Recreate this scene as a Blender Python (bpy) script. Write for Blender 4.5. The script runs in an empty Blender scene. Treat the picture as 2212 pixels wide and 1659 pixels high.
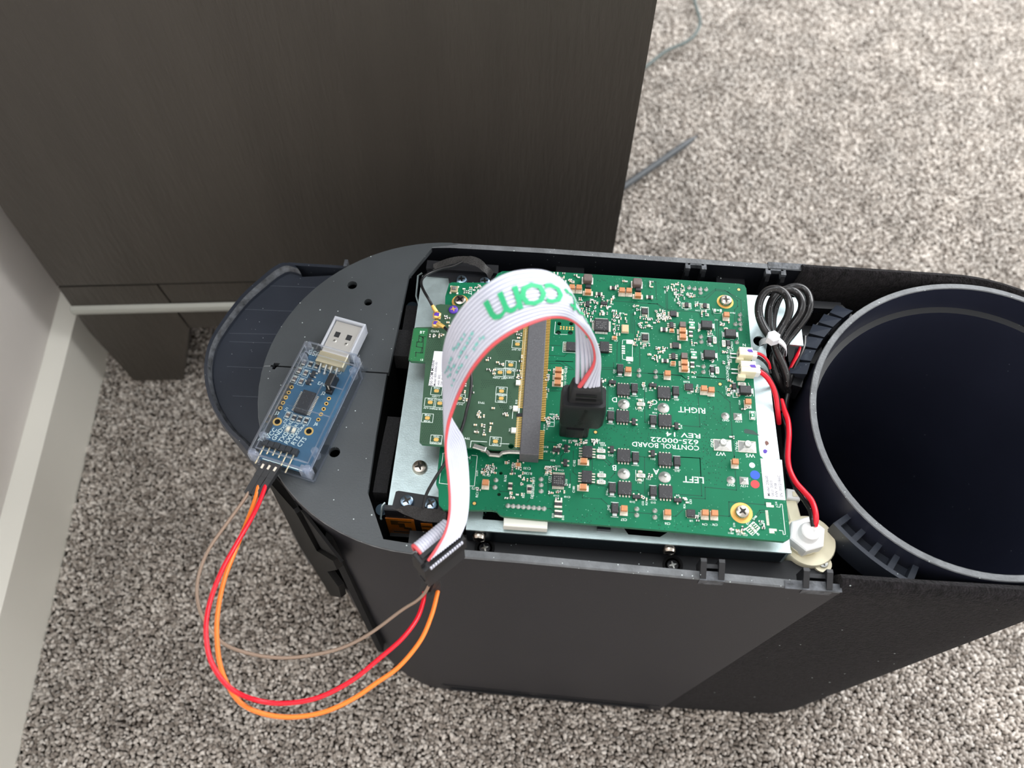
import bpy, math, random
import numpy as np
from mathutils import Vector, Matrix
from mathutils.geometry import tessellate_polygon
random.seed(7)
S = 0.001                                   # everything below is measured in millimetres
C = bpy.context.scene.collection
sc = bpy.context.scene

# ------------------------------------------------------------------ camera
F = 1926.0; H = 571.0                       # focal length in pixels of a 2212 wide frame, height above the carpet
_d = np.array([-27, 1128.5, F]); _d = _d / np.linalg.norm(_d)
_b = np.array([255, -3280, F]); _b = _b / np.linalg.norm(_b)
_b = _b - _d * (_b @ _d); _b /= np.linalg.norm(_b)
RM = np.array([np.cross(_b, -_d), _b, -_d])
def at(px, py, z=0.0):
    "point of the horizontal plane at height z seen at a pixel of the photograph"
    v = RM @ np.array([px - 1106, py - 829.5, F]); p = v * ((z - H) / v[2])
    return Vector((p[0], p[1], z))
def onplane(px, py, p0, deg):
    a = math.radians(deg); n = np.array([-math.sin(a), math.cos(a), 0])
    v = RM @ np.array([px - 1106, py - 829.5, F]); o = np.array([0, 0, H])
    t = ((np.array(p0) - o) @ n) / (v @ n); return Vector(o + v * t)
cam = bpy.data.cameras.new('camera'); co = bpy.data.objects.new('camera', cam); C.objects.link(co)
m = Matrix.Identity(4)
for i in range(3):
    m[i][0] = RM[i][0]; m[i][1] = -RM[i][1]; m[i][2] = -RM[i][2]
m[0][3] = 0; m[1][3] = 0; m[2][3] = H * S
co.matrix_world = m
cam.sensor_fit = 'HORIZONTAL'; cam.sensor_width = 36; cam.lens = 36 * F / 2212
cam.clip_start = 0.01; cam.clip_end = 20
cam.dof.use_dof = True; cam.dof.focus_distance = 0.372; cam.dof.aperture_fstop = 11
sc.camera = co
# ------------------------------------------------------------------ light
w = bpy.data.worlds.new('room_light'); sc.world = w; w.use_nodes = True
bg = w.node_tree.nodes['Background']; bg.inputs[0].default_value = (0.95, 0.98, 1.0, 1); bg.inputs[1].default_value = 1.0
def area(name, loc, target, sx, sy, power, col):
    l = bpy.data.lights.new(name, 'AREA'); l.shape = 'RECTANGLE'; l.size = sx; l.size_y = sy; l.energy = power; l.color = col
    o = bpy.data.objects.new(name, l); C.objects.link(o); o.location = loc
    o.rotation_euler = (Vector(target) - Vector(loc)).to_track_quat('-Z', 'Y').to_euler(); return o
area('window_daylight', (-0.30, 0.75, 1.38), (0.5, 0.55, 0.1), 1.3, 1.05, 22, (0.95, 0.98, 1.0))
area('side_fill_light', (2.1, 0.25, 1.0), (-0.3, 0.35, 0.35), 1.4, 1.2, 15, (0.99, 0.98, 0.97))  # added fill that brightens the left wall; no window stands here
area('far_fill_light', (1.35, 1.6, 1.35), (0.5, 0.7, 0.0), 1.2, 1.2, 60, (0.98, 0.99, 1.0))  # added fill, set close by to brighten the far carpet
sc.view_settings.view_transform = 'Standard'; sc.view_settings.look = 'None'
sc.view_settings.gamma = 1; sc.view_settings.use_curve_mapping = False
sc.view_settings.exposure = 0.0
sc.cycles.transparent_max_bounces = 32

# ------------------------------------------------------------------ materials
MATS = {}
def lin(c):
    return tuple((x / 12.92 if x <= .04045 else ((x + .055) / 1.055) ** 2.4) for x in [v / 255 for v in c]) + (1,)
def mat(name, col, rough=.5, metal=0., var=0., vs=200., bump=0., bs=800., specks=0., ss=260., trans=0., ior=1.45, coat=0., stretch=None, col2=None, spec=.5, sheen=0., alpha=1., specc=(205,215,215)):
    if name in MATS: return MATS[name]
    m = bpy.data.materials.new(name); m.use_nodes = True; nt = m.node_tree; N = nt.nodes; L = nt.links
    b = N['Principled BSDF']; c = lin(col); b.inputs['Base Color'].default_value = c
    b.inputs['Roughness'].default_value = rough; b.inputs['Metallic'].default_value = metal
    b.inputs['Transmission Weight'].default_value = trans; b.inputs['IOR'].default_value = ior
    b.inputs['Coat Weight'].default_value = coat; b.inputs['Specular IOR Level'].default_value = spec
    b.inputs['Sheen Weight'].default_value = sheen
    tc = N.new('ShaderNodeTexCoord'); vec = tc.outputs['Object']
    if stretch:
        mp = N.new('ShaderNodeMapping'); mp.inputs['Scale'].default_value = stretch; L.new(vec, mp.inputs[0]); vec2 = mp.outputs[0]
    else: vec2 = vec
    src = None
    if var > 0:
        n = N.new('ShaderNodeTexNoise'); n.inputs['Scale'].default_value = vs; n.inputs['Detail'].default_value = 5; L.new(vec2, n.inputs['Vector'])
        r = N.new('ShaderNodeValToRGB'); r.color_ramp.elements[0].position = .32; r.color_ramp.elements[1].position = .68
        c2 = lin(col2) if col2 else tuple(x * (1 - var) for x in c[:3]) + (1,)
        c1 = c if col2 else tuple(min(1, x * (1 + var)) for x in c[:3]) + (1,)
        r.color_ramp.elements[0].color = c2; r.color_ramp.elements[1].color = c1
        L.new(n.outputs['Fac'], r.inputs['Fac']); src = r.outputs['Color']
    if specks > 0:                           # dust lying on the surface
        v = N.new('ShaderNodeTexVoronoi'); v.inputs['Scale'].default_value = ss; L.new(vec, v.inputs['Vector'])
        n2 = N.new('ShaderNodeTexNoise'); n2.inputs['Scale'].default_value = ss / 9; L.new(vec, n2.inputs['Vector'])
        mm = N.new('ShaderNodeMath'); mm.operation = 'MULTIPLY'; L.new(n2.outputs['Fac'], mm.inputs[0]); mm.inputs[1].default_value = specks
        lt = N.new('ShaderNodeMath'); lt.operation = 'LESS_THAN'; L.new(v.outputs['Distance'], lt.inputs[0]); L.new(mm.outputs[0], lt.inputs[1])
        cr = N.new('ShaderNodeSeparateColor'); L.new(v.outputs['Color'], cr.inputs[0])
        g = N.new('ShaderNodeMath'); g.operation = 'GREATER_THAN'; L.new(cr.outputs[0], g.inputs[0]); g.inputs[1].default_value = .45
        a = N.new('ShaderNodeMath'); a.operation = 'MULTIPLY'; L.new(lt.outputs[0], a.inputs[0]); L.new(g.outputs[0], a.inputs[1])
        a2 = N.new('ShaderNodeMath'); a2.operation = 'MULTIPLY'; L.new(a.outputs[0], a2.inputs[0]); a2.inputs[1].default_value = .75
        mx = N.new('ShaderNodeMix'); mx.data_type = 'RGBA'; L.new(a2.outputs[0], mx.inputs[0])
        if src: L.new(src, mx.inputs[6])
        else: mx.inputs[6].default_value = c
        mx.inputs[7].default_value = lin(specc); src = mx.outputs[2]
    if src: L.new(src, b.inputs['Base Color'])
    if bump > 0:
        n = N.new('ShaderNodeTexNoise'); n.inputs['Scale'].default_value = bs; n.inputs['Detail'].default_value = 4; L.new(vec2, n.inputs['Vector'])
        bp = N.new('ShaderNodeBump'); bp.inputs['Strength'].default_value = min(1, bump); bp.inputs['Distance'].default_value = .001 * max(1, bump)
        L.new(n.outputs['Fac'], bp.inputs['Height']); L.new(bp.outputs[0], b.inputs['Normal'])
    MATS[name] = m; return m
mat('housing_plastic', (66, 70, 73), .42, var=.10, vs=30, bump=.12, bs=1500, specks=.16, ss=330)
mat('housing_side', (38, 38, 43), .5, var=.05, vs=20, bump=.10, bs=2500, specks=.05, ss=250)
mat('rim_plastic', (98, 101, 104), .5, var=.25, vs=150, bump=.2, bs=900, specks=.22, ss=500)
mat('inner_plastic', (22, 24, 30), .45, var=.2, vs=60, specks=.12, ss=300)
mat('bracket_plastic', (24, 25, 29), .4, specks=.16, ss=350)
mat('cap_plastic', (47, 52, 62), .33, var=.12, vs=40, specks=.13, ss=480)
mat('tube_plastic', (37, 40, 54), .3, var=.1, vs=30, specks=.05, ss=160)
mat('scratched_plastic', (74, 77, 82), .5, var=.6, vs=300, bump=.4, bs=600)
mat('fabric', (38, 35, 38), .95, var=.65, col2=(12, 11, 12), vs=520, bump=1.6, bs=1100, sheen=.04, spec=.2, specks=.1, ss=120)
mat('shade_black', (5, 5, 7), .9)  # near-black that puts the shade of gaps and hollows into colour
mat('foam', (34, 34, 36), .95, var=.3, vs=1500, bump=.8, bs=2500)
mat('felt', (42, 40, 40), .95, var=.5, vs=2500, bump=1., bs=3000, sheen=.3)
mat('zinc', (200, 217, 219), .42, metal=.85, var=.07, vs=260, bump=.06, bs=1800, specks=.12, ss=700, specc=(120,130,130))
mat('zinc_shaded', (44, 58, 68), .3, metal=.75, var=.1, vs=60, specks=.1, ss=400)  # same zinc with shade put into its colour, for front flange and edge screws
mat('steel', (205, 205, 200), .25, metal=1., var=.1, vs=700)
mat('nickel_screw', (200, 190, 178), .24, metal=1.)
mat('blue_screw', (168, 195, 220), .22, metal=1.)
mat('screw_recess', (60, 58, 56), .35, metal=1.)
mat('solder', (196, 198, 196), .36, metal=.75, var=.12, vs=900)
mat('pad_metal', (214, 206, 192), .45, metal=.35, var=.12, vs=900)
mat('gold', (232, 190, 110), .36, metal=.55)
mat('gold_ring', (222, 176, 96), .5, metal=.25)
mat('board_green', (8, 102, 71), .5, spec=.22, var=.13, vs=45, specks=.2, ss=900, specc=(150,215,190))
mat('board_edge', (40, 105, 72), .5)
mat('trace_green', (8, 70, 52), .5, spec=.3)
mat('via_green', (6, 58, 46), .5, spec=.3)
mat('module_green', (52, 80, 61), .5, spec=.3, var=.10, vs=90, specks=.1, ss=800, specc=(130,160,140))
mat('antenna_green', (34, 106, 62), .45, specks=.12, ss=700)
mat('module_hatch', (38, 60, 47), .5, spec=.3)
mat('silk', (222, 236, 230), .6)
mat('ic', (44, 44, 47), .5, var=.25, vs=3000, specks=.3, ss=1500, specc=(150,150,150))
mat('ic_mark', (112, 112, 112), .6)
mat('cap_brown', (186, 126, 84), .5, var=.08, vs=1200)
mat('cap_tan', (205, 178, 140), .5)
mat('inductor', (104, 92, 88), .55, var=.12, vs=900)
mat('fuse_green', (18, 132, 90), .4)
mat('res_white', (226, 226, 218), .5)
mat('led', (240, 230, 205), .3)
mat('connector_grey', (86, 86, 90), .55, var=.12, vs=1500, specks=.12, ss=900)
mat('cream_nylon', (236, 228, 200), .42, var=.05, vs=200, spec=.4)
mat('white_nylon', (236, 236, 236), .4)
mat('tie_nylon', (228, 230, 236), .35)
mat('purple_ink', (84, 52, 168), .5)
mat('ribbon_grey', (206, 209, 224), .3, var=.02, vs=60)
mat('ribbon_red', (226, 92, 98), .38)
mat('ribbon_ink', (38, 172, 116), .45)
mat('plug_black', (24, 25, 28), .42, bump=.1, bs=2500)
mat('plug_emboss', (12, 12, 14), .5)
mat('dupont', (38, 39, 42), .5, var=.1, vs=900)
mat('wire_red', (222, 24, 44), .32)
mat('wire_orange', (240, 126, 46), .34)
mat('wire_brown', (142, 122, 106), .4)
mat('wire_black', (30, 29, 30), .24, var=.2, vs=400, specks=.18, ss=900)
mat('coax', (26, 26, 28), .35)
mat('film', (188, 106, 20), .3, var=.12, vs=500, coat=.5)
mat('film_dark', (74, 52, 20), .35, specks=.2, ss=1500)
mat('sticker', (232, 232, 240), .45)
mat('ink', (40, 40, 46), .6)
mat('dot_blue', (40, 84, 190), .6); mat('dot_red', (216, 62, 66), .6); mat('dot_white', (206, 226, 236), .6)
mat('smear', (52, 76, 70), .8); mat('dot_brown', (118, 78, 70), .6)
mat('clear', (244, 247, 250), .03, trans=1., ior=1.42)
mat('usb_board', (54, 94, 122), .35, var=.08, vs=200, coat=.3)
mat('usb_cap', (232, 236, 244), .3, trans=.55, ior=1.3)
mat('usb_metal', (206, 204, 200), .35, metal=.6)
mat('usb_gold', (214, 200, 168), .3, metal=.6)
mat('dresser_wood', (66, 62, 57), .45, var=.07, vs=45, bump=.6, bs=420, stretch=(1, 1, .14), specks=.06, ss=420, specc=(150,146,140))
mat('metal_strip', (176, 178, 172), .5, metal=.3)
mat('wall_paint', (236, 231, 226), .85, var=.02, vs=20, bump=.15, bs=900)
mat('trim_paint', (242, 240, 231), .45, bump=.05, bs=300)
mat('cord_grey', (84, 94, 92), .5); mat('pen_grey', (66, 70, 74), .45); mat('seam_highlight', (78, 84, 94), .4); mat('arm_black', (9, 9, 10), .6, spec=.25)

# ------------------------------------------------------------------ mesh helpers
class MB:
    def __init__(s): s.v = []; s.f = []; s.m = []; s.mats = []
    def mi(s, name):
        if name not in s.mats: s.mats.append(name)
        return s.mats.index(name)
    def add(s, vs, fs, mt):
        o = len(s.v); i = s.mi(mt); s.v += [tuple(p) for p in vs]
        s.f += [tuple(o + k for k in f) for f in fs]; s.m += [i] * len(fs); return s
    def rings(s, rs, mt, caps=(True, True), closed=True):
        n = len(rs[0]); vs = [p for r in rs for p in r]; fs = []
        for a in range(len(rs) - 1):
            for i in range(n if closed else n - 1):
                j = (i + 1) % n; fs.append((a * n + i, a * n + j, (a + 1) * n + j, (a + 1) * n + i))
        if caps[0]: fs.append(tuple(reversed(range(n))))
        if caps[1]: fs.append(tuple(range((len(rs) - 1) * n, len(rs) * n)))
        return s.add(vs, fs, mt)
    def box(s, c, w, d, z0, z1, mt, ang=0., ch=0., topmt=None):
        ca, sa = math.cos(ang), math.sin(ang)
        def R(k, z): return [(c[0] + x * ca - y * sa, c[1] + x * sa + y * ca, z) for x, y in ((-w/2+k, -d/2+k), (w/2-k, -d/2+k), (w/2-k, d/2-k), (-w/2+k, d/2-k))]
        if ch > 0: return s.rings([R(0, z0), R(0, z1 - ch), R(ch, z1)], mt)
        return s.rings([R(0, z0), R(0, z1)], mt)
    def prism(s, poly, z0, z1, mt, ch=0.):
        cx = sum(p[0] for p in poly) / len(poly); cy = sum(p[1] for p in poly) / len(poly)
        A = [(p[0], p[1], z0) for p in poly]; B = [(p[0], p[1], z1 - ch) for p in poly]
        if ch > 0:
            q = offset(poly, -ch); return s.rings([A, B, [(p[0], p[1], z1) for p in q]], mt)
        return s.rings([A, B], mt)
    def holed(s, outer, holes, z0, z1, mt, edge=None):
        loops = [outer] + holes; flat = [p for l in loops for p in l]
        tr = tessellate_polygon([[Vector((p[0], p[1], 0)) for p in l] for l in loops])
        n = len(flat)
        s.add([(p[0], p[1], z1) for p in flat], [tuple(t) for t in tr], mt)
        s.add([(p[0], p[1], z0) for p in flat], [tuple(reversed(t)) for t in tr], mt)
        for l in loops:
            k = len(l); s.rings([[(p[0], p[1], z0) for p in l], [(p[0], p[1], z1) for p in l]], edge or mt, (False, False))
        return s
    def tube(s, pts, r, mt, n=8, caps=True, closed=False):
        pts = [Vector(p) for p in pts]; k = len(pts); rs = []; up = Vector((0.03, 0.05, 1)).normalized(); prev = None
        for i, p in enumerate(pts):
            if closed: t = (pts[(i + 1) % k] - pts[i - 1])
            else: t = pts[min(i + 1, k - 1)] - pts[max(i - 1, 0)]
            t.normalize()
            if prev is None: a = t.cross(up); a = a if a.length > 1e-4 else Vector((1, 0, 0)); a.normalize()
            else: a = (prev - t * prev.dot(t)).normalized()
            prev = a; b = t.cross(a); rr = r[i] if isinstance(r, (list, tuple)) else r
            rs.append([tuple(p + a * rr * math.cos(q) + b * rr * math.sin(q)) for q in [2 * math.pi * j / n for j in range(n)]])
        if closed: rs.append(rs[0]); caps = False
        return s.rings(rs, mt, (caps, caps))
    def lathe(s, prof, c, mt, n=24, ax=None, sq=None):
        rs = []
        for r, z in prof:
            rs.append([(c[0] + max(r, .001) * math.cos(2*math.pi*i/n), c[1] + max(r, .001) * math.sin(2*math.pi*i/n), c[2] + z) for i in range(n)])
        return s.rings(rs, mt)
    def merge(s, o, M=None):
        k = len(s.v)
        for p in o.v:
            s.v.append(tuple(M @ Vector(p)) if M else p)
        im = [s.mi(x) for x in o.mats]
        s.f += [tuple(k + i for i in f) for f in o.f]; s.m += [im[i] for i in o.m]; return s
    def xf(s, M): s.v = [tuple(M @ Vector(p)) for p in s.v]; return s
    def mesh(s, name, org=(0, 0, 0), smooth=None):
        me = bpy.data.meshes.new(name)
        me.from_pydata([((p[0]-org[0])*S, (p[1]-org[1])*S, (p[2]-org[2])*S) for p in s.v], [], s.f)
        for x in s.mats: me.materials.append(MATS[x])
        me.polygons.foreach_set('material_index', s.m)
        if smooth:
            me.polygons.foreach_set('use_smooth', [True] * len(s.f)); me.update()
            me.set_sharp_from_angle(angle=math.radians(smooth))
        me.update(); return me
def offset(poly, d):
    n = len(poly); out = []; ar = sum(poly[i][0]*poly[(i+1)%n][1]-poly[(i+1)%n][0]*poly[i][1] for i in range(n)); sg = 1 if ar > 0 else -1
    for i in range(n):
        a, b, c = Vector(poly[i-1][:2]), Vector(poly[i][:2]), Vector(poly[(i+1) % n][:2])
        e1 = (b - a); e2 = (c - b)
        if e1.length < 1e-6: e1 = e2
        if e2.length < 1e-6: e2 = e1
        n1 = Vector((e1.y, -e1.x)).normalized() * sg; n2 = Vector((e2.y, -e2.x)).normalized() * sg
        nn = (n1 + n2); nn = nn / max(.4, nn.length_squared / 2) if nn.length > 1e-6 else n1
        out.append((b.x + nn.x * d, b.y + nn.y * d))
    return out
def spline(pts, n=8, closed=False):
    P = [Vector(p) for p in pts]; k = len(P); out = []
    for i in range(k if closed else k - 1):
        p0 = P[(i-1) % k] if closed or i > 0 else P[0] * 2 - P[1]; p1 = P[i]; p2 = P[(i+1) % k]
        p3 = P[(i+2) % k] if closed or i + 2 < k else P[-1] * 2 - P[-2]
        for j in range(n):
            t = j / n; out.append(.5 * ((2*p1) + (p2-p0)*t + (2*p0-5*p1+4*p2-p3)*t*t + (3*p1-p0-3*p2+p3)*t**3))
    if not closed: out.append(P[-1])
    return out
def circ(cx, cy, r, n=24, a0=0, a1=360, ry=None):
    ry = ry or r; full = abs(a1 - a0 - 360) < 1e-6
    return [(cx + r*math.cos(math.radians(a0 + (a1-a0)*i/(n if full else n-1))), cy + ry*math.sin(math.radians(a0 + (a1-a0)*i/(n if full else n-1)))) for i in range(n)]
def rrect(x0, y0, x1, y1, r, n=4):
    out = []
    for cx, cy, a in ((x1-r, y0+r, -90), (x1-r, y1-r, 0), (x0+r, y1-r, 90), (x0+r, y0+r, 180)):
        out += circ(cx, cy, r, n, a, a + 90)
    return out
def link(name, me, parent=None, loc=None, rz=0.):
    o = bpy.data.objects.new(name, me); C.objects.link(o)
    if parent is not None: o.parent = parent
    if loc is not None: o.location = [c * S for c in loc]
    if rz: o.rotation_euler = (0, 0, rz)
    return o
ROOT = {}
def thing(name, label, cat, loc=(0, 0, 0), group=None, kind=None):
    o = bpy.data.objects.new(name, None); C.objects.link(o); o.empty_display_size = .01
    o.location = [c * S for c in loc]; o['label'] = label; o['category'] = cat; ROOT[o.name] = tuple(loc)
    if group: o['group'] = group
    if kind: o['kind'] = kind
    return o
def part(name, mb, parent, smooth=None, label=None, kind=None, org=None):
    "mesh given in world millimetres, hung under a thing (or under a part of it)"
    r = parent; base = Vector((0, 0, 0))
    while r is not None:
        base += Vector(r.location) / S; r = r.parent
    o = link(name, mb.mesh(name, base, smooth), parent)
    if label: o['label'] = label
    if kind: o['kind'] = kind
    return o
def solo(name, mb, label, cat, smooth=None, group=None, kind=None, loc=(0, 0, 0)):
    o = link(name, mb.mesh(name, loc, smooth), None, loc)
    if label: o['label'] = label
    if cat: o['category'] = cat
    if group: o['group'] = group
    if kind: o['kind'] = kind
    return o
# flat lettering: every string becomes filled outlines lying on its surface
def text_mesh(items):
    "items: (string, size) -> list of (verts, faces, width)"
    obs = []
    for st, size in items:
        cu = bpy.data.curves.new('lettering', 'FONT'); cu.body = st; cu.size = size; cu.resolution_u = 2; cu.offset = size * .008
        cu.align_x = 'CENTER'; cu.align_y = 'CENTER'
        o = bpy.data.objects.new('lettering', cu); C.objects.link(o); obs.append(o)
    dg = bpy.context.evaluated_depsgraph_get(); out = []
    for o in obs:
        me = bpy.data.meshes.new_from_object(o.evaluated_get(dg))
        out.append(([tuple(v.co) for v in me.vertices], [tuple(p.vertices) for p in me.polygons])); bpy.data.meshes.remove(me)
    for o in obs:
        cu = o.data; bpy.data.objects.remove(o); bpy.data.curves.remove(cu)
    return out
def lettering(mb, items, mt):
    "items: (string, centre, size, degrees, squeeze)"
    res = text_mesh([(i[0], i[2]) for i in items])
    for it, (vs, fs) in zip(items, res):
        c = it[1]; a = math.radians(it[3]); ca, sa = math.cos(a), math.sin(a); k = it[4] if len(it) > 4 else 1.
        mb.add([(c[0] + x*k*ca - y*sa, c[1] + x*k*sa + y*ca, c[2]) for x, y, z in vs], fs, mt)
CR = {'A': (1150, 540, 6.38), 'B': (1400, 560, 6.38), 'C': (1150, 760, 6.38), 'D': (1400, 780, 6.38), 'E': (1150, 960, 6.38),
      'F': (1420, 960, 6.38), 'G': (800, 840, 4.6075), 'H': (800, 500, 4.022), 'I': (780, 1050, 6.637), 'J': (520, 660, 7.373), 'K': (500, 840, 6.636), 'L': (1560, 560, 4.88), 'M': (1580, 880, 3.95)}
def cr(k, x, y, z):
    o = CR[k]; return at(o[0] + x / o[2], o[1] + y / o[2], z)
# ------------------------------------------------------------------ the room
FA = 6.0; P0 = (-276, 318, 0)                                   # dresser front: a vertical plane turned 6 degrees
fd = Vector((math.cos(math.radians(FA)), math.sin(math.radians(FA)), 0)); fn = Vector((-fd.y, fd.x, 0))
def fp(u, v, z): p = Vector(P0) + fd * u + fn * v; return (p.x, p.y, z)
def fbox(mb, u0, u1, v0, v1, z0, z1, mt):
    mb.rings([[fp(u0, v0, z), fp(u1, v0, z), fp(u1, v1, z), fp(u0, v1, z)] for z in (z0, z1)], mt)
W0 = Vector((-291, 51, 0)); wd = Vector((-.1045, .9945, 0)); wn = Vector((-.9945, -.1045, 0))
def wp(s, t, z): p = W0 + wd * s + wn * t; return (p.x, p.y, z)
def wbox(mb, s0, s1, t0, t1, z0, z1, mt):
    mb.rings([[wp(s0, t0, z), wp(s0, t1, z), wp(s1, t1, z), wp(s1, t0, z)] for z in (z0, z1)], mt)
mb = MB(); wbox(mb, -1400, 2600, 12, 60, -12, 820, 'wall_paint')
wbox(mb, -1400, 40, 12, 60, 820, 2400, 'wall_paint'); wbox(mb, 1400, 2600, 12, 60, 820, 2400, 'wall_paint'); wbox(mb, 40, 1400, 12, 60, 1930, 2400, 'wall_paint')
m3 = MB(); m3.rings([[(x, y, z) for x, y in ((-330, -700), (2600, -700), (2600, -640), (-330, -640))] for z in (-12, 2400)], 'wall_paint'); solo('light_block_wall', m3, 'unseen painted wall added behind the camera to darken the foreground', None, kind='structure')  # unseen wall added to hold back ambient light from the camera side
solo('wall_left', mb, 'smooth warm-grey painted wall', None, kind='structure')
mb = MB()                                                        # baseboard: flat face, chamfered top
pr = [(0, -4), (0, 55), (11.9, 60.5), (11.9, -4)]
mb.rings([[wp(s, t, z) for t, z in pr] for s in (-1400, 2600)], 'trim_paint')
solo('baseboard_left', mb, 'white painted baseboard with a chamfered top edge', None, kind='structure')

# dresser
root = thing('dresser', 'tall dark taupe stained wooden dresser standing at the wall behind the opened appliance', 'dresser', fp(0, 0, 0))
mb = MB(); fbox(mb, -25, 322, 0, 420, 117.5, 1000, 'dresser_wood'); part('side_panel', mb, root)
mb = MB(); fbox(mb, -24.5, 321.5, .8, 419, 115.8, 117.4, 'shade_black'); part('shadow_gap', mb, root)  # black slab painted in for the shade inside the gap
mb = MB(); mb.rings([[fp(-25, v, 115.6), fp(-25.5, v, 66), fp(-18.5, v, 0), fp(18, v, 0), fp(41.5, v, 66), fp(36, v, 115.6)] for v in (0.2, 40)], 'dresser_wood'); part('leg', mb, root)
mb = MB(); mb.rings([[fp(u, v, z) for u, z in ((37.0, 115.6), (42.5, 67), (261, 67), (266, 115.6))] for v in (0.6, 22)], 'dresser_wood'); part('apron', mb, root); mb = MB(); fbox(mb, 300, 318, 41, 418, 12, 115.6, 'dresser_wood'); part('apron', mb, root); mb = MB(); fbox(mb, -20, 300, 400, 418, 4, 115.6, 'dresser_wood'); part('apron', mb, root)  # side and back aprons are unseen, added to block light under the dresser
mb = MB(); mb.rings([[fp(u, v, z) for u, z in ((267, 115.6), (262, 66), (284, 0), (317, 0), (322, 66), (322, 115.6))] for v in (0.2, 40)], 'dresser_wood'); part('leg', mb, root)
mb = MB(); mb.rings([[fp(u, v, z) for v, z in ((-.1, 88), (-2.4, 89.5), (-3, 92), (-2.4, 94.5), (-.1, 96))] for u in (-25.8, 322)], 'metal_strip'); part('trim_strip', mb, root, label='thin pale strip across the front of the plinth')

# cord and pen on the carpet
def gz(l, z): return [at(x, y, z) for x, y in l]
mb = MB(); mb.tube(spline(gz(((1330, 190), (1365, 165), (1400, 140), (1438, 111), (1478, 93), (1500, 76), (1512, 50), (1506, 22), (1500, -6), (1508, -60)), 5), 6), 1.7, 'cord_grey', 8)
solo('power_cord', mb, 'thin grey cord curling over the bright carpet beyond the dresser', 'cord', 60, loc=tuple(at(1500, 76, 5)))
a, b = at(1300, 436, 6), at(1507, 293, 6); dd = (b - a)
root = thing('stylus_pen', 'slim dark grey pointed rod lying on the carpet beside the dresser', 'pen', tuple((a + b) / 2))
mb = MB(); mb.tube([a, a + dd * .85], 2.9, 'pen_grey', 10); part('barrel', mb, root, 60)
mb = MB(); mb.tube([a + dd * .85, a + dd * .93, b], [2.9, 2.2, .4], 'pen_grey', 10); part('tip', mb, root, 60)
# ------------------------------------------------------------------ carpet: backing + looped pile as instanced yarn tips
def carpet_material():
    m = bpy.data.materials.new('carpet_yarn'); m.use_nodes = True; nt = m.node_tree; N = nt.nodes; L = nt.links; b = N['Principled BSDF']
    b.inputs['Roughness'].default_value = .95; b.inputs['Specular IOR Level'].default_value = .15; b.inputs['Sheen Weight'].default_value = .12
    at_ = N.new('ShaderNodeObjectInfo'); r = N.new('ShaderNodeValToRGB')
    r.color_ramp.elements[0].color = lin((128, 119, 111)); r.color_ramp.elements[1].color = lin((224, 218, 211))
    e = r.color_ramp.elements.new(.5); e.color = lin((184, 176, 168)); L.new(at_.outputs['Random'], r.inputs[0])
    g = N.new('ShaderNodeNewGeometry'); n = N.new('ShaderNodeTexNoise'); n.inputs['Scale'].default_value = 28; n.inputs['Detail'].default_value = 3; L.new(g.outputs['Position'], n.inputs['Vector'])
    mr = N.new('ShaderNodeMapRange'); mr.inputs[1].default_value = .35; mr.inputs[2].default_value = .65; mr.inputs[3].default_value = .84; mr.inputs[4].default_value = 1.1; L.new(n.outputs['Fac'], mr.inputs[0])
    mx = N.new('ShaderNodeMix'); mx.data_type = 'RGBA'; mx.blend_type = 'MULTIPLY'; mx.inputs[0].default_value = 1; L.new(r.outputs[0], mx.inputs[6]); L.new(mr.outputs[0], mx.inputs[7]); L.new(mx.outputs[2], b.inputs['Base Color'])
    return m
MATS['carpet_yarn'] = carpet_material()
mat('carpet_base', (96, 86, 78), .95, var=.3, vs=400)
mb = MB(); mb.add([(-340, -600, -7), (2400, -600, -7), (2400, 2600, -7), (-340, 2600, -7)], [(0, 1, 2, 3)], 'carpet_base')
solo('floor', mb, 'grey-beige carpeted floor', None, kind='structure')
rng = np.random.default_rng(3); ST = 1.85
gx, gy = np.meshgrid(np.arange(-334, 900, ST), np.arange(-110, 1180, ST)); X = gx.ravel(); Y = gy.ravel()
X = X + rng.uniform(-.9, .9, X.size); Y = Y + rng.uniform(-.9, .9, Y.size)
V = np.c_[X, Y - 0, np.zeros(X.size)] @ RM if 0 else None
pc = (RM.T @ np.c_[X, Y, np.full(X.size, -H)].T); ix = pc[0] / pc[2] * F + 1106; iy = pc[1] / pc[2] * F + 829.5
keep = (ix > -600) & (ix < 2800) & (iy > -200) & (iy < 2300) & ~((X > -60) & (X < 110) & (Y > 130) & (Y < 235)) & (X > -318 - (Y - 310) * .105)
X = X[keep]; Y = Y[keep]; n = X.size
me = bpy.data.meshes.new('pile_roots'); me.vertices.add(n)
me.vertices.foreach_set('co', np.c_[X, Y, rng.uniform(-4.5, -2.2, n)].ravel() * S); me.update()
pile = bpy.data.objects.new('carpet_pile', me); C.objects.link(pile)
pile['label'] = 'grey-beige cut pile carpet covering the floor'; pile['category'] = 'carpet'; pile['kind'] = 'stuff'
ng = bpy.data.node_groups.new('pile', 'GeometryNodeTree')
ng.interface.new_socket('Geometry', in_out='INPUT', socket_type='NodeSocketGeometry'); ng.interface.new_socket('Geometry', in_out='OUTPUT', socket_type='NodeSocketGeometry')
N = ng.nodes; L = ng.links; gi = N.new('NodeGroupInput'); go = N.new('NodeGroupOutput')
ico = N.new('GeometryNodeMeshIcoSphere'); ico.inputs['Radius'].default_value = .00105; ico.inputs['Subdivisions'].default_value = 2
tr = N.new('GeometryNodeTransform'); tr.inputs['Scale'].default_value = (.95, .95, 1.75); L.new(ico.outputs[0], tr.inputs[0])
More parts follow.
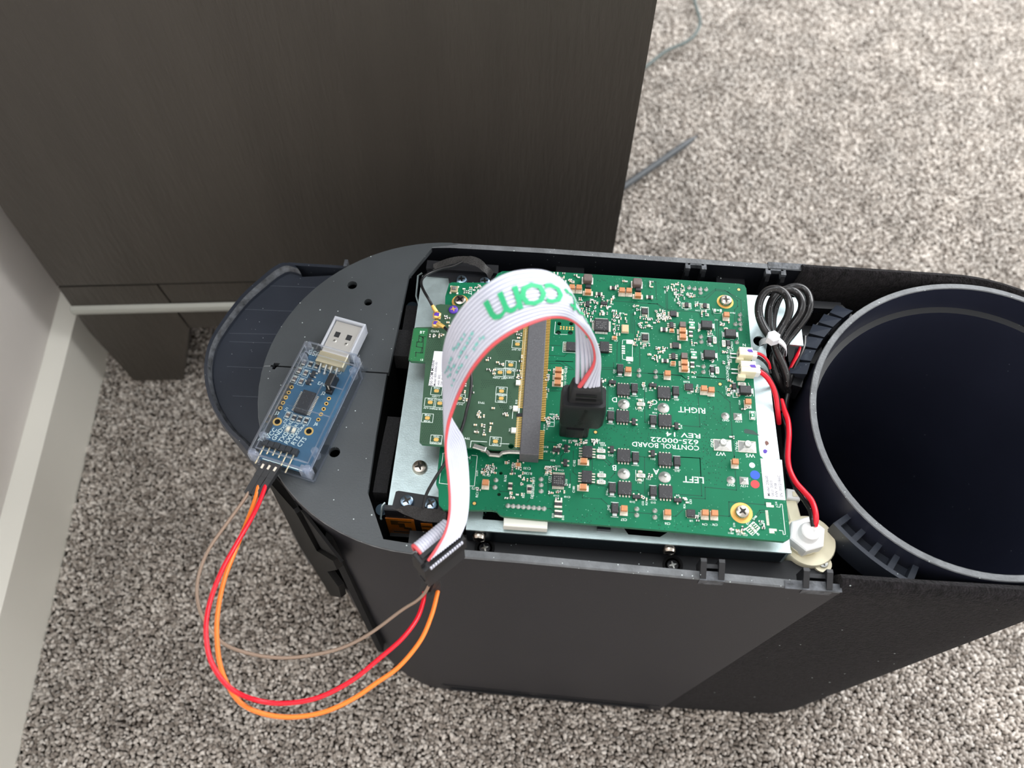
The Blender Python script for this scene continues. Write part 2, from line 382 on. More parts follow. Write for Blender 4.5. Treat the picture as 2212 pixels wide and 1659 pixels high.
sm = N.new('GeometryNodeSetMaterial'); sm.inputs['Material'].default_value = MATS['carpet_yarn']; L.new(tr.outputs[0], sm.inputs[0])
ss_ = N.new('GeometryNodeSetShadeSmooth'); L.new(sm.outputs[0], ss_.inputs[0])
iop = N.new('GeometryNodeInstanceOnPoints'); mp_ = N.new('GeometryNodeMeshToPoints'); L.new(gi.outputs[0], mp_.inputs[0]); L.new(mp_.outputs[0], iop.inputs['Points']); L.new(ss_.outputs[0], iop.inputs['Instance'])
rv = N.new('FunctionNodeRandomValue'); rv.data_type = 'FLOAT_VECTOR'; rv.inputs[0].default_value = (-.9, -.9, 0); rv.inputs[1].default_value = (.9, .9, 6.28); L.new(rv.outputs[0], iop.inputs['Rotation'])
rs = N.new('FunctionNodeRandomValue'); rs.data_type = 'FLOAT'; rs.inputs[2].default_value = .75; rs.inputs[3].default_value = 1.3; rs.inputs[8].default_value = 5; L.new(rs.outputs[1], iop.inputs['Scale'])
L.new(iop.outputs[0], go.inputs[0]); md = pile.modifiers.new('pile', 'NODES'); md.node_group = ng

# ------------------------------------------------------------------ the opened appliance
ZR = 251.0; ZB = 256.0; ZP = 249.0; BASE = (30, 184, 0)
app = thing('appliance_housing', 'opened dark plastic appliance body with grey deck, round tube and fuzzy fabric end', 'appliance', BASE)
def fy(x): return 111.3 - (x + 25) * .026            # front edge
def by(x): return 261.0 - (x + 36) * .011            # back edge
def shell(off, top=True):
    "outline from the back right end round the left to the front right end"
    cx, cy, r = (-39, 185.8, 74.6) if top else (-39, 186, 72.6)
    rx = 74.6 if top else 65.0; xe = 117.6 if top else 89.5
    pts = [(xe, by(xe) - off), (60, by(60) - off), (0, by(0) - off)]
    pts += circ(cx, cy, rx - off, 33, 92, 268, r - off)
    f0 = 0.0 if top else 1.6
    pts += [(0, fy(0) + off + f0), (60, fy(60) + off + f0), (xe, fy(xe) + off + f0)]
    return pts
def ring(off, z):
    t = z / ZR; A, B = shell(off, False), shell(off, True)
    return [(a[0]*(1-t) + b[0]*t, a[1]*(1-t) + b[1]*t, z) for a, b in zip(A, B)]
mb = MB(); n = len(shell(0))
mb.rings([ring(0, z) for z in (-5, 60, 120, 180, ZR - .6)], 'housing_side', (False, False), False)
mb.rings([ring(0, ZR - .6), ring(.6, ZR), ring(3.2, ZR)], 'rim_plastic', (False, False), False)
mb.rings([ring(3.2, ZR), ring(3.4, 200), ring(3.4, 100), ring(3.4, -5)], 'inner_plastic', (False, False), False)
for k in (0, n - 1):
    rr = [ring(0, z)[k] for z in (-5, ZR)] + [ring(3.2, z)[k] for z in (ZR, -5)]; mb.add(rr, [(0, 1, 2, 3)], 'rim_plastic')
part('body_shell', mb, app, 40, label='dark grey outer wall with a pale scuffed rim')
# deck in two pieces with screw holes and a notched seam
def arc(a0, a1, n=22, r=74.3): return circ(-39, 185.8, r, n, a0, a1)
SY = 188.6
hole = lambda x, y, r: circ(x, y, r, 14)
rear = [(-60.6, SY + .4), (-58.5, 239.8), (-49.6, 257.0), (-38, 259.4)] + arc(92, 177.8) + [(-109.3, SY + .5), (-109.0, SY + 1.6), (-106.5, SY + 1.6), (-107, SY + .4)]
front = [(-52.5, 116.1), (-59.7, 131.4), (-61.2, 134.6), (-61.6, 160), (-61.2, SY - .3), (-107.5, SY - .3), (-108.2, SY - 1.6), (-109.3, SY - 1.6), (-109.5, SY - .3)] + arc(178.3, 268) + [(-36, 114.6)]
mb = MB(); mb.holed(rear, [hole(-82.8, 232.8, 2.2), hole(-74.4, 224.1, 1.8)], ZR - 2.6, ZR + .1, 'housing_plastic'); part('deck_panel', mb, app, label='rear half of the grey deck with two small holes')
mb = MB(); mb.holed(front, [hole(-76.9, 150.8, 2.3), hole(-84.6, 141.9, 2.3)], ZR - 2.6, ZR + .1, 'housing_plastic'); part('deck_panel', mb, app, label='front half of the grey deck with two screw holes')
# near-black floor and walls stand in for the shade inside the body
mb = MB(); mb.prism([(p[0], p[1]) for p in shell(5, False)], 2, 6, 'shade_black'); part('inner_floor', mb, app)
mb = MB(); mb.box((25, 184), 168, 126, 120, 123, 'shade_black'); mb.box((-76, 184), 3, 130, 60, 238, 'shade_black'); mb.box((112, 184), 2, 118, 60, 215, 'shade_black'); part('inner_wall', mb, app)
# ledge running inside the front wall, screws in it
mb = MB(); mb.rings([[(-45, 114.5, z), (116, 112.2, z), (117, 124, z), (-45, 126, z)] for z in (232, 236)], 'bracket_plastic'); part('ledge', mb, app)
def screw(mb, c, r, h, mt, rec='screw_recess', ang=0.3, flat=False):
    x, y, z = c; mb.lathe([(r, 0), (r, h*.45), (r*.86, h*.85), (r*.55, h), (0, h)] if not flat else [(r, 0), (r, h), (0, h)], c, mt, 20)
    for k in (0, 1):                                        # cross recess
        a = ang + k * math.pi / 2; ca, sa = math.cos(a), math.sin(a); L_, W_ = r * .62, r * .17
        q = [(-L_, -W_*.5), (-W_, -W_), (W_, -W_), (L_, -W_*.5), (L_, W_*.5), (W_, W_), (-W_, W_), (-L_, W_*.5)]
        mb.add([(x + u*ca - v*sa, y + u*sa + v*ca, z + h + .03 + .01*k) for u, v in q], [tuple(range(8))], rec)
for px, py in ((1047, 1184), (1453, 1221)):
    p = at(px, py, 236); mb = MB(); mb.lathe([(4.0, 0), (4.0, .4), (3.2, .5), (2.6, -.4)], (p.x, p.y, 236), 'shade_black', 20); screw(mb, (p.x, p.y, 235.6), 2.4, 1.1, 'bracket_plastic', 'steel'); part('ledge_screw', mb, app, 40)
# nubs and clip ribs of the back wall
for px, py, w_ in ((1232, 571, 13.0), (1577, 593, 13.0)):
    p = at(px, py, 242); mb = MB(); mb.box((p.x, by(p.x) - 5), w_, 4, 239, 242, 'bracket_plastic'); part('wall_nub', mb, app)
def rib_pair(x0, x1, back=True):
    mb = MB()
    for x in (x0, x1):
        y = by(x) - 3.0; mb.rings([[(x - .9, y, z), (x + .9, y, z), (x + .9, y - d, z), (x - .9, y - d, z)] for z, d in ((205, 6), (247, 4.5), (249.5, 3.4))], 'bracket_plastic')
        mb.box((x, y - 1.4), 2.2, 3.4, 247.5, ZR - .1, 'scratched_plastic')
    mb.box(((x0 + x1) / 2, by(x0) - 3.4), x1 - x0, 1.2, 248.5, ZR - .1, 'scratched_plastic')
    return part('clip_rib', mb, app)
rib_pair(at(1486, 572, ZR).x, at(1521, 574, ZR).x); rib_pair(at(1659, 578, ZR).x, at(1692, 580, ZR).x)
mb = MB(); mb.box((at(1690, 575, ZR).x + 2, by(100) - 1.3), 17, 3.4, 244, ZR + .3, 'scratched_plastic'); part('clip_block', mb, app)
# clip hooks standing on the front rim
def hook(px0, px1, py):
    a, b = at(px0, py, ZR), at(px1, py, ZR); x0, x1 = a.x, b.x; y = fy(x0) + 1.6; mb = MB()
    for x, d in ((x0 + 1.2, 1), (x1 - 1.2, -1)):
        mb.rings([[(x - 1.1, yy, zz) for yy, zz in ((y - 1.3, ZR - 6), (y - 1.3, ZR + .6), (y + 4.2, ZR + 3.4), (y + 5.6, ZR + 3.2), (y + 6.0, ZR - 6))], [(x + 1.1, yy, zz) for yy, zz in ((y - 1.3, ZR - 6), (y - 1.3, ZR + .6), (y + 4.2, ZR + 3.4), (y + 5.6, ZR + 3.2), (y + 6.0, ZR - 6))]], 'bracket_plastic')
    mb.box(((x0 + x1) / 2, y + 3.6), x1 - x0 - 2, 1.6, ZR - 6, ZR + .6, 'bracket_plastic')
    mb.box(((x0 + x1) / 2, y - .1), x1 - x0, 3.6, ZR - 4, ZR + .35, 'scratched_plastic'); part('clip_hook', mb, app)
hook(1510, 1563, 1222); hook(1732, 1796, 1258)
mb = MB(); mb.box(((at(1700, 1265, ZR).x + 117.4) / 2, fy(100) + 1.2), 117.4 - at(1690, 1265, ZR).x, 3.0, ZR - .4, ZR + .2, 'scratched_plastic'); part('scuffed_edge', mb, app)
# long shallow recess at the foot of the front wall
mb = MB(); a, b = at(960, 1480, 14), at(1412, 1520, 14)
q = [(-40, 4), (84, 4), (88, 14), (-44, 14)]
mb.rings([[(x, fy(x) + 1.35 + k, z) for x, z in q] for k in (0, -.12)], 'inner_plastic'); mb.rings([[(x, fy(x) + 1.0, z) for x, z in ((-38, 5), (82, 5), (82, 8), (-38, 8))], [(x, fy(x) + .2, z) for x, z in ((-38, 5), (82, 5), (82, 8), (-38, 8))]], 'bracket_plastic'); part('foot_recess', mb, app)

# fabric-covered end
def fab(off, z):
    t = max(0, z) / 256.; cx = 150 * (1 - t) + 184.5 * t; r = (71.5 * (1 - t) + 75.8 * t) - off; cy = 184.2; xs = 90 * (1 - t) + 118.2 * t
    if z < 0: cx, xs = 150, 90
    pts = [(xs, cy + r + .3), ((xs + cx) / 2, cy + r + .3)] + circ(cx, cy, r, 41, 90, -90) + [((xs + cx) / 2, cy - r - .3), (xs, cy - r - .3)]
    return [(p[0], p[1], z) for p in pts]
mb = MB(); zs = [-5] + list(np.linspace(0, 246, 14))
rs = [fab(0, z) for z in zs] + [[(p[0], p[1], z) for p in fab(o_, z)] for o_, z in ((.5, 250), (2.0, 253), (4.0, 254), (6.0, 252.5), (7.0, 248), (7.4, 200), (7.4, 80), (7.4, 0))]
mb.rings(rs, 'fabric', (False, False), False)
for k in (0, len(rs[0]) - 1):
    mb.add([r[k] for r in rs], [tuple(range(len(rs)))], 'fabric')
part('fabric_cover', mb, app, 60, label='fuzzy dark charcoal fabric wrapped round the right end')

# the big round tube
TC = (183.5, 184.2)
def tr_(a, r): return r + 2.6 * math.cos(2 * a + 2.2)
def tring(r, z, dx=0): return [(TC[0] + dx + (r + 2.4*math.cos(2*a - 1.3)) * math.cos(a), TC[1] + (r + 2.4*math.cos(2*a - 1.3)) * math.sin(a), z) for a in [2*math.pi*i/96 for i in range(96)]]
mb = MB(); mb.rings([tring(60, 130, -12), tring(69.2, 236), tring(69.2, ZR + 1.4)], 'tube_plastic', (False, False)); mb.rings([tring(69.2, ZR + 1.4), tring(68.9, ZR + 1.8), tring(66.7, ZR + 1.8), tring(66.4, ZR + 1.4)], 'rim_plastic', (False, False))
mb.rings([tring(66.4, ZR + 1.4), tring(66.0, 239)], 'tube_plastic', (False, False)); part('round_tube', mb, app, 40, label='large black round tube with a pale rim')
mb = MB(); mb.rings([tring(66.0, 239), tring(63.6, 238)], 'bracket_plastic', (False, False)); mb.rings([tring(63.6, 238), tring(57, 150, -10), tring(50, 6, -31)], 'tube_plastic', (False, True)); part('tube_liner', mb, app, 40)
def tp(a, r, z): a = math.radians(a); return (TC[0] + r*math.cos(a), TC[1] + r*math.sin(a), z)
mb = MB()                                               # curved clip rack outside the tube, front left
A0, A1 = 217, 242
fr = [[tp(a, 70.5, 232), tp(a, 79.5, 232), tp(a, 79.5, 246.5), tp(a, 77.8, 246.5), tp(a, 77.8, 240), tp(a, 70.5, 240)] for a in np.linspace(A0, A1, 14)]
mb.rings(fr, 'cap_plastic')
for a in np.linspace(A0 + .5, A1 - .5, 5):
    mb.rings([[tp(a - .9, 70, z), tp(a + .9, 70, z), tp(a + .9, 79, z), tp(a - .9, 79, z)] for z in (236, 245.5)], 'cap_plastic')
part('clip_rack', mb, app)
mb = MB()                                               # stepped ribs, back left
for i, a in enumerate(np.linspace(128, 158, 6)):
    mb.rings([[tp(a, 70, 240), tp(a + 4.6, 70, 240), tp(a + 4.6, 76.5, 240), tp(a, 76.5, 240)], [tp(a, 70, 246), tp(a + 5.2, 70, 246), tp(a + 5.2, 76.5, 243), tp(a, 78, 241)]], 'cap_plastic')
mb.rings([[tp(a, 70, z) if k == 0 else tp(a, 77, z) for k, z in ((0, 230), (1, 230), (1, 240.5), (0, 240.5))] for a in np.linspace(126, 166, 14)], 'bracket_plastic')
part('stepped_rack', mb, app)
mb = MB(); mb.box((127, 246), 22, 4, 236, 240, 'bracket_plastic'); mb.box((132, 238), 24, 6, 226, 230, 'bracket_plastic'); mb.box((124, 232), 16, 18, 215, 226, 'inner_plastic'); part('inner_bracket', mb, app)

# round end cap lower at the left, and its slotted arm
capo = [at(x, y, 225) for x, y in ((737, 572), (690, 570), (660, 571), (636, 572), (612, 565), (590, 574), (565, 594), (521, 634), (481, 685), (450, 736), (439, 783), (440, 823), (450, 864), (467, 898), (487, 928), (514, 955), (531, 975), (555, 1008), (575, 1035))]
cp = [(p.x, p.y) for p in spline([capo[3], *capo[4:]], 5)]
inner = [(-96, 263), (-100, 148)]
def crn(k, z, dx=0, dy=0):
    q = [(p[0] + (k * (1 if True else 0)) * .9 + dx, p[1] + (186 - p[1]) * k / 75 + dy, z) for p in cp]; return q
mb = MB(); mb.rings([crn(14, 60), crn(9, 120), crn(4, 180), crn(1, 212), crn(0, 222), crn(.6, 225), crn(2.6, 225.5)], 'cap_plastic', (False, False), False); mb.rings([crn(2.6, 225.5), crn(3.6, 224.8), crn(4.4, 223.4)], 'scratched_plastic', (False, False), False); mb.rings([crn(4.4, 223.4), crn(4.8, 221)], 'cap_plastic', (False, False), False); part('end_cap_rim', mb, app, 50, label='thick rounded rim of the lower end cap')
mb = MB(); q = crn(4.6, 221.5); poly = [(p[0], p[1]) for p in q] + [(-84, 140), (-78, 262.5)]
mb.prism(poly, 219, 221.8, 'cap_plastic')
for y0, y1, x0 in ((250.5, 252, -134), (236, 237.5, -140), (222, 225, -143), (217.5, 219.5, -142), (204, 205.5, -140), (189, 190, -134)):
    mb.rings([[(x0, y0 - .12, z), (-85, y1 - .12, z), (-85, y1 + .12, z), (x0, y0 + .12, z)] for z in (221.7, 221.95)], 'seam_highlight')  # lighter lines paint the highlights along seams and scratches
part('end_cap_floor', mb, app, label='dark blue-grey panel with faint painted seam highlights')
mb = MB(); a = Vector((-123, 263.5, 0)); b = Vector((-90, 262.8, 0)); mb.box((-106, 262.6), 34, 1.6, 200, 224.5, 'cap_plastic'); mb.box((-94, 262.6), 1.6, 4, 222, 228, 'scratched_plastic'); part('end_cap_wall', mb, app)
# arm: a slotted plate hanging down at the left front
pa, pb = at(579, 1040, 225), at(640, 1120, 225); ad = Vector((pb.x - pa.x, pb.y - pa.y, 0)).normalized(); an = Vector((-ad.y, ad.x, 0))
def ap(px, py):
    v = RM @ np.array([px - 1106, py - 829.5, F]); o = np.array([0, 0, H]); nn = np.array(an); t = ((np.array(pa) - o) @ nn) / (v @ nn); return o + v * t
outer = [ap(*p) for p in ((572, 1030), (581, 1047), (618, 1120), (648, 1181), (679, 1229), (714, 1287), (737, 1291), (731, 1268), (707, 1235), (728, 1231), (708, 1188), (684, 1190), (645, 1118), (607, 1048), (600, 1030))]
def uv(p): d = Vector(p) - pa; return (d.dot(ad), min(p[2], 243.5))
def plate(poly, t0, t1, mt):
    m2 = MB(); m2.prism(poly, t0, t1, mt); mb = MB(); mb.v = [tuple(pa + ad * x + an * z_ + Vector((0, 0, y - pa.z))) for x, y, z_ in m2.v]; mb.f = m2.f; mb.m = m2.m; mb.mats = m2.mats; return mb
def plate2(poly, t0, t1, mt):
    m2 = MB(); m2.holed(poly, [], t0, t1, mt); mb = MB(); mb.v = [tuple(pa + ad * x + an * z_ + Vector((0, 0, y - pa.z))) for x, y, z_ in m2.v]; mb.f = m2.f; mb.m = m2.m; mb.mats = m2.mats; return mb
mb = plate2([uv(p) for p in outer], 0, 3.0, 'arm_black'); part('slotted_arm', mb, app)

mb = plate2([uv(ap(*p)) for p in ((600, 1040), (645, 1118), (684, 1192), (712, 1190), (650, 1075), (612, 1036))], 2.0, 3.2, 'shade_black'); part('slot_shade', mb, app)  # black sheet painted in for the dark depth of the slot
mb = plate2([uv(ap(*p)) for p in ((616, 1116), (619, 1128), (624, 1142), (636, 1170), (649, 1193), (662, 1216), (678, 1232), (690, 1246), (648, 1181))], 1.0, 2.5, 'cap_plastic'); part('end_cap_skirt', mb, app)
# ------------------------------------------------------------------ steel tray
tray = thing('steel_tray', 'bright zinc-plated sheet metal tray under the green control board', 'metal tray', (22, 183, 230))
def hp(px, py, r, z, n=14): p = at(px, py, z); return circ(p.x, p.y, r, n)
mb = MB()
out = [(-53, 124.6), (-53, 123.4), (-21, 124.8), (-20, 127.5), (-15.5, 127.5), (-15, 124.9), (2, 124.6), (3, 127.6), (13, 127.6), (14.5, 124.3), (60, 123.5), (101.4, 122.9), (100.6, 160), (99.2, 200), (98.6, 222), (110, 221.5), (115, 220), (115.5, 217), (116.5, 234), (112, 242.4), (-42, 242.6), (-52.8, 241.8)]
out = [(-53, 130.6), (-22, 130.6), (-22, 123.4), (101.4, 122.9), (100.6, 160), (99.0, 213), (100, 217.5), (115.4, 217), (115.4, 242.4), (-52.8, 242)]
hl = [hp(1640, 737, 2.6, ZP), hp(1656, 957, .5, ZP), [(-16, 127.6), (2.5, 127.4), (2.5, 133), (-16, 133)], [(40, 125.4), (52, 125.2), (60, 131), (36, 131)]]
mb.holed(out, hl, ZP - 1, ZP, 'zinc', 'zinc'); part('top_plate', mb, tray)
mb = MB(); mb.rings([[(-22, 123.4, z), (101.4, 122.9, z), (101.4, 124.1, z), (-22, 124.6, z)] for z in (237.0, ZP - .5)], 'zinc_shaded'); mb.rings([[(-22, 122.9, z), (101.6, 122.3, z), (101.6, 123.3, z), (-22, 123.9, z)] for z in (ZP - .9, ZP + .1)], 'zinc'); part('front_flange', mb, tray)
mb = MB(); mb.rings([[(101.4, 122.9, z), (100.6, 160, z), (99.0, 213, z), (98.0, 213, z), (99.6, 160, z), (100.4, 122.9, z)] for z in (237.0, ZP - .5)], 'zinc'); part('side_flange', mb, tray)
mb = MB(); mb.tube([at(912, 590, 248), at(903, 596, 247), at(899, 640, 246), at(905, 660, 246)], .45, 'zinc', 6); part('edge_tab', mb, tray, 50)
mb = MB(); mb.tube([at(832, 1086, 247), at(826, 1092, 247), at(822, 1120, 243), at(825, 1122, 243)], .45, 'zinc', 6); part('edge_tab', mb, tray, 50)
p = at(907, 1011, ZP); mb = MB(); screw(mb, (p.x, p.y, ZP), 3.0, 2.1, 'nickel_screw', ang=.35); part('pan_screw', mb, tray, 40, label='silver cross-head screw on the bare part of the plate')
for px, py in ((1036, 1147), (1446, 1183)):
    p = at(px, py, 244); mb = MB(); screw(mb, (0, 0, 0), 2.6, 2.4, 'nickel_screw'); mb.xf(Matrix.Translation((p.x, 123.2, 243.6)) @ Matrix.Rotation(math.radians(90), 4, 'X')); part('side_screw', mb, tray, 40)
mb = MB(); mb.prism([(28, 126), (33, 126), (33, 130), (28, 130)], ZP, ZP + 2, 'inner_plastic'); part('rubber_foot', mb, tray)
for px, py, col in ((1656, 957, 'dot_brown'), (1652.7, 975, 'purple_ink')):
    p = at(px, py, ZP); mb = MB(); mb.prism([(p.x + random.uniform(.7, 1.15)*math.cos(a), p.y + random.uniform(.8, 1.4)*math.sin(a)) for a in np.linspace(0, 6, 9)], ZP, ZP + .05, col); part('ink_mark', mb, tray)
def fstrip(pts, w_, z0, z1, name, label):
    mb = MB(); L_ = [(x - w_/2, y) for x, y in pts]; R_ = [(x + w_/2, y) for x, y in pts]; mb.prism(L_ + R_[::-1], z0, z1, 'foam')
    solo(name, mb, label, 'foam strip', loc=(pts[0][0], pts[0][1], z0))
A_ = [at(x, y, 243) for x, y in ((895, 650), (886, 700), (880, 752))]; B_ = [at(x, y, 241) for x, y in ((850, 906), (836, 990), (824, 1062))]
fstrip([(-56.0, 228), (-56.2, 205)], 5.2, 238, 245, 'foam_strip', 'short black foam strip beside the metal plate, behind the seam')
fstrip([(-56.6, 214), (-57.0, 200.5)], 6.8, 236, 246.2, 'foam_block', 'small black foam block wedged beside the bluetooth antenna tab')
fstrip([(-56.2, 171), (-57.2, 150), (-57.4, 137)], 5.6, 236, 246, 'foam_strip', 'long black foam strip between the front deck and the metal plate')
for y_, z_ in ((131, 240.5), (228, 241.5)): mb = MB(); mb.lathe([(2.5, 0), (2.5, 3), (0, 3)], (-56, y_, z_), 'zinc_shaded', 16); part('edge_screw', mb, tray, 40)

# ------------------------------------------------------------------ control board
cb = thing('control_board', 'large green control board lettered LEFT and RIGHT, crowded with chips', 'circuit board', (30, 184, ZB))
o1 = [(1075, 591), (1085, 586), (1175, 585.5), (1597, 613), (1608, 616), (1612, 623), (1628, 821), (1640, 972), (1642, 984), (1650, 991), (1682, 992), (1689, 997), (1707, 1155), (1706, 1163), (1694, 1170), (1450, 1147), (1150, 1121), (1088, 1115), (1080, 1112), (1073, 1104), (1062, 1102), (958, 1101), (948, 1090), (947, 1056), (942, 1045), (950, 972), (953, 958), (962, 640), (970, 613), (976, 610), (1058, 611), (1066, 604)]
bo = [(at(x, y, ZB).x, at(x, y, ZB).y) for x, y in o1]
holes = [circ(at(x, y, ZB).x, at(x, y, ZB).y, r, 12) for x, y, r in ((1208, 699, .9), (1234, 699, .9), (1206, 718, 1.1), (1232, 718.5, 1.1), (1082, 1022, .7), (1078, 1068, .7))]
mb = MB(); mb.holed(bo, holes, ZB - 1.6, ZB, 'board_green', 'board_edge'); part('circuit_panel', mb, cb)
MESH = {}
def proto(key, fn):
    if key not in MESH:
        mb = MB(); fn(mb); MESH[key] = mb.mesh(key[0] if isinstance(key, tuple) else key)
    return MESH[key]
def comp(parent, name, key, fn, x, y, z, rz=0., label=None):
    me = proto(key, fn); r = ROOT[parent.name]; o = link(name, me, parent, (x - r[0], y - r[1], z - r[2]), rz)
    if label: o['label'] = label
    return o
def legs(mb, n, span, dx, w_, ln, h, side, mt='pad_metal'):
    "n legs along an axis on one side; side in 'xX yY'"
    for i in range(n):
        t = -span/2 + span * (i + .5) / n
        if side == 'X': mb.box((dx + ln/2, t), ln, w_, 0, h, mt)
        if side == 'x': mb.box((-dx - ln/2, t), ln, w_, 0, h, mt)
        if side == 'Y': mb.box((t, dx + ln/2), w_, ln, 0, h, mt)
        if side == 'y': mb.box((t, -dx - ln/2), w_, ln, 0, h, mt)
def ic(w_, d, h, sides, n, ll=.8, lw=.35, lh=.35, z0=.1, mt='ic', outline=False, mark=False):
    def f(mb):
        mb.box((0, 0), w_, d, z0, h, mt, ch=.12)
        for s in sides: legs(mb, n, (d if s in 'xX' else w_) * .92, (w_ if s in 'xX' else d) / 2, lw, ll, lh, s)
        if outline:
            a, b = w_/2 + (ll + .3 if 'x' in sides or 'X' in sides else .35), d/2 + (ll + .3 if 'y' in sides or 'Y' in sides else .35)
            for c_, ww, dd_ in (((0, b), 2*a, .18), ((0, -b), 2*a, .18), ((a, 0), .18, 2*b), ((-a, 0), .18, 2*b)): mb.box(c_, ww, dd_, 0, .05, 'silk')
        if mark:
            for i in range(4):
                for j in range(5):
                    if random.random() < .8: mb.box((-w_*.3 + j*w_*.15, -d*.28 + i*d*.19), w_*.1, d*.09, h, h + .015, 'ic_mark')
    return f
def capb(w_, d, h, ax='y', pad=1.0):
    def f(mb):
        mb.box((0, 0), w_, d, .3, h, 'cap_brown', ch=.1)
        mb.box((0, 0), w_ + .04 if ax == 'y' else w_ + .1, d + .1 if ax == 'y' else d + .04, .3, h * .28, 'cap_tan')
        if ax == 'y': mb.box((0, -pad*.5), w_ + .5, d + pad + .5, 0, .32, 'pad_metal'); mb.box((0, -d/2 - .1), w_, .25, .3, h*.55, 'pad_metal')
        else: mb.box((0, 0), w_ + 2*pad, d + .35, 0, .32, 'pad_metal')
        if ax == 'x':
            for s_ in (-1, 1): mb.box((s_ * (w_/2 + .03), 0), .3, d*.98, .3, h*.98, 'cap_tan')
    return f
def diode(w_, d, h):
    def f(mb):
        mb.box((0, 0), w_, d, .1, h, 'ic', ch=.22); mb.box((0, -d/2 - .5), w_*.62, 1.1, 0, h*.4, 'solder'); mb.box((0, d/2 + .3), w_*.62, .7, 0, .35, 'solder')
        mb.box((0, -d/2 - 1.3), w_ + .3, .16, 0, .05, 'silk'); mb.box((0, d/2 + .85), w_ + .3, .16, 0, .05, 'silk')
        mb.box((-w_/2 - .35, -d*.2), .16, d*.35, 0, .05, 'silk')
    return f
def sot(mb):
    mb.box((0, 0), 2.9, 1.5, .1, 1.1, 'ic', ch=.12)
    for x, s_ in ((-.95, -1), (.95, -1), (0, 1)): mb.box((x, s_ * 1.15), .55, .8, 0, .4, 'pad_metal')
def dome(r, h=1.7):
    return lambda mb: mb.lathe([(r, 0), (r*.93, h*.12), (r*.7, h*.4), (r*.4, h*.72), (r*.28, h*.85), (r*.24, h*1.25), (r*.12, h*1.35), (0, h*1.35)], (0, 0, 0), 'solder', 18)
def sqpad(w_, d, h=.9):
    return lambda mb: mb.rings([[(x*k*w_/2, y*k*d/2, z) for x, y in ((-1, -1), (1, -1), (1, 1), (-1, 1))] for k, z in ((1, 0), (.98, .15), (.6, h*.6), (.3, h), (.2, h*1.3))], 'solder')
def fuse(w_, d, h, ax):
    def f(mb):
        mb.box((0, 0), w_, d, .1, h, 'fuse_green', ch=.1)
        for s_ in (-1, 1):
            c_ = (0, s_*(d/2 + .25)) if ax == 'y' else (s_*(w_/2 + .25), 0)
            mb.box(c_, w_ if ax == 'y' else .9, .9 if ax == 'y' else d, 0, h*.95, 'res_white')
        mb.box((0, 0), w_*.45, d*.4, h, h + .02, 'silk')
    return f
def resist(w_, d, ax='x', dark='ic'):
    def f(mb):
        mb.box((0, 0), w_, d, .05, .75, dark, ch=.06)
        for s_ in (-1, 1):
            c_ = (s_*w_*.42, 0) if ax == 'x' else (0, s_*d*.42)
            mb.box(c_, w_*.28 if ax == 'x' else d*0+w_*1.04, d*1.04 if ax == 'x' else d*.28, 0, .8, 'pad_metal')
    return f
def framed_res(mb):
    mb.box((0, 0), 2.6, 1.5, 0, .7, 'res_white', ch=.05); mb.box((0, 0), 1.7, .95, .7, .73, 'ic'); mb.box((0, 0), 1.35, .6, .73, .75, 'res_white'); mb.box((0, 0), .9, .22, .75, .76, 'ic')
    for s_ in (-1, 1): mb.box((s_*1.4, 0), .55, 1.35, 0, .5, 'pad_metal')
def inductor(mb):
    mb.prism(rrect(-2.0, -1.9, 2.0, 1.9, .8, 3), .2, 3.0, 'inductor', .35)
    for s_ in (-1, 1): mb.box((s_*2.15, -.1), .7, 3.6, 0, .5, 'res_white')
def crystal(mb): mb.box((0, 0), 3.1, 4.0, 0, .5, 'pad_metal'); mb.box((0, 0), 2.9, 3.7, .5, 1.3, 'cap_tan', ch=.2)
def qfp(mb):
    mb.box((0, 0), 6.1, 5.9, .2, 1.5, 'ic', ch=.2)
    for s_ in 'xXyY': legs(mb, 12, 5.4, 3.0, .24, 1.0, .3, s_, 'res_white')
    for i in range(4):
        for j in range(6):
            if (i*7 + j*5) % 4: mb.box((-2 + j*.75, -1.7 + i*.95), .45, .35, 1.5, 1.515, 'ic_mark')
def led(mb): mb.box((0, 0), 1.7, .9, 0, .3, 'pad_metal'); mb.box((0, 0), .9, .8, .3, .8, 'led', ch=.15)
def put(par, name, kind, fn, lst, h, zb=ZB, rz=0., label=None):
    for it in lst:
        p = cr(it[0], it[1], it[2], zb + h) if isinstance(it[0], str) else at(it[0], it[1], zb + h)
        comp(par, name, kind, fn, p.x, p.y, zb, it[3] if len(it) > 3 else rz, label)
PI = math.pi
put(cb, 'power_chip', 'power_chip', ic(5.2, 5.3, 1.1, 'yY', 4, .75, .55, .3), [('C', 1255, 515), ('C', 1245, 885), ('D', 220, 430), ('D', 235, 815), ('E', 1260, 150), ('E', 1275, 600), ('D', 235, 1350), ('F', 115, 650)], 1.1, label='square matte black power chip')
put(cb, 'solder_mound', 'solder_mound', dome(2.45), [('C', 1260, 715), ('D', 213, 640), ('E', 1262, 400), ('F', 103, 445)], .4)
put(cb, 'solder_mound', 'small_mound', dome(1.7, 1.3), [('D', 1066, 752), ('F', 1016, 488)], .3)
put(cb, 'solder_pad', 'solder_pad', sqpad(3.4, 3.2, .9), [('D', 1235, 765), ('F', 1195, 500)], .2)
def term(mb):
    mb.box((0, 0), 7.0, 5.0, 0, .25, 'pad_metal'); mb.rings([[(x*k*3.3, y*k*2.3, z) for x, y in ((-1, -1), (1, -1), (1, 1), (-1, 1))] for k, z in ((1, .25), (.7, .7), (.45, 1.1))], 'solder')
    mb.lathe([(1.5, .6), (1.45, 1.9), (1.2, 2.2), (0, 2.2)], (0, .6, 0), 'solder', 16); mb.box((0, .6), .3, 2.2, 2.2, 2.25, 'steel', .7)
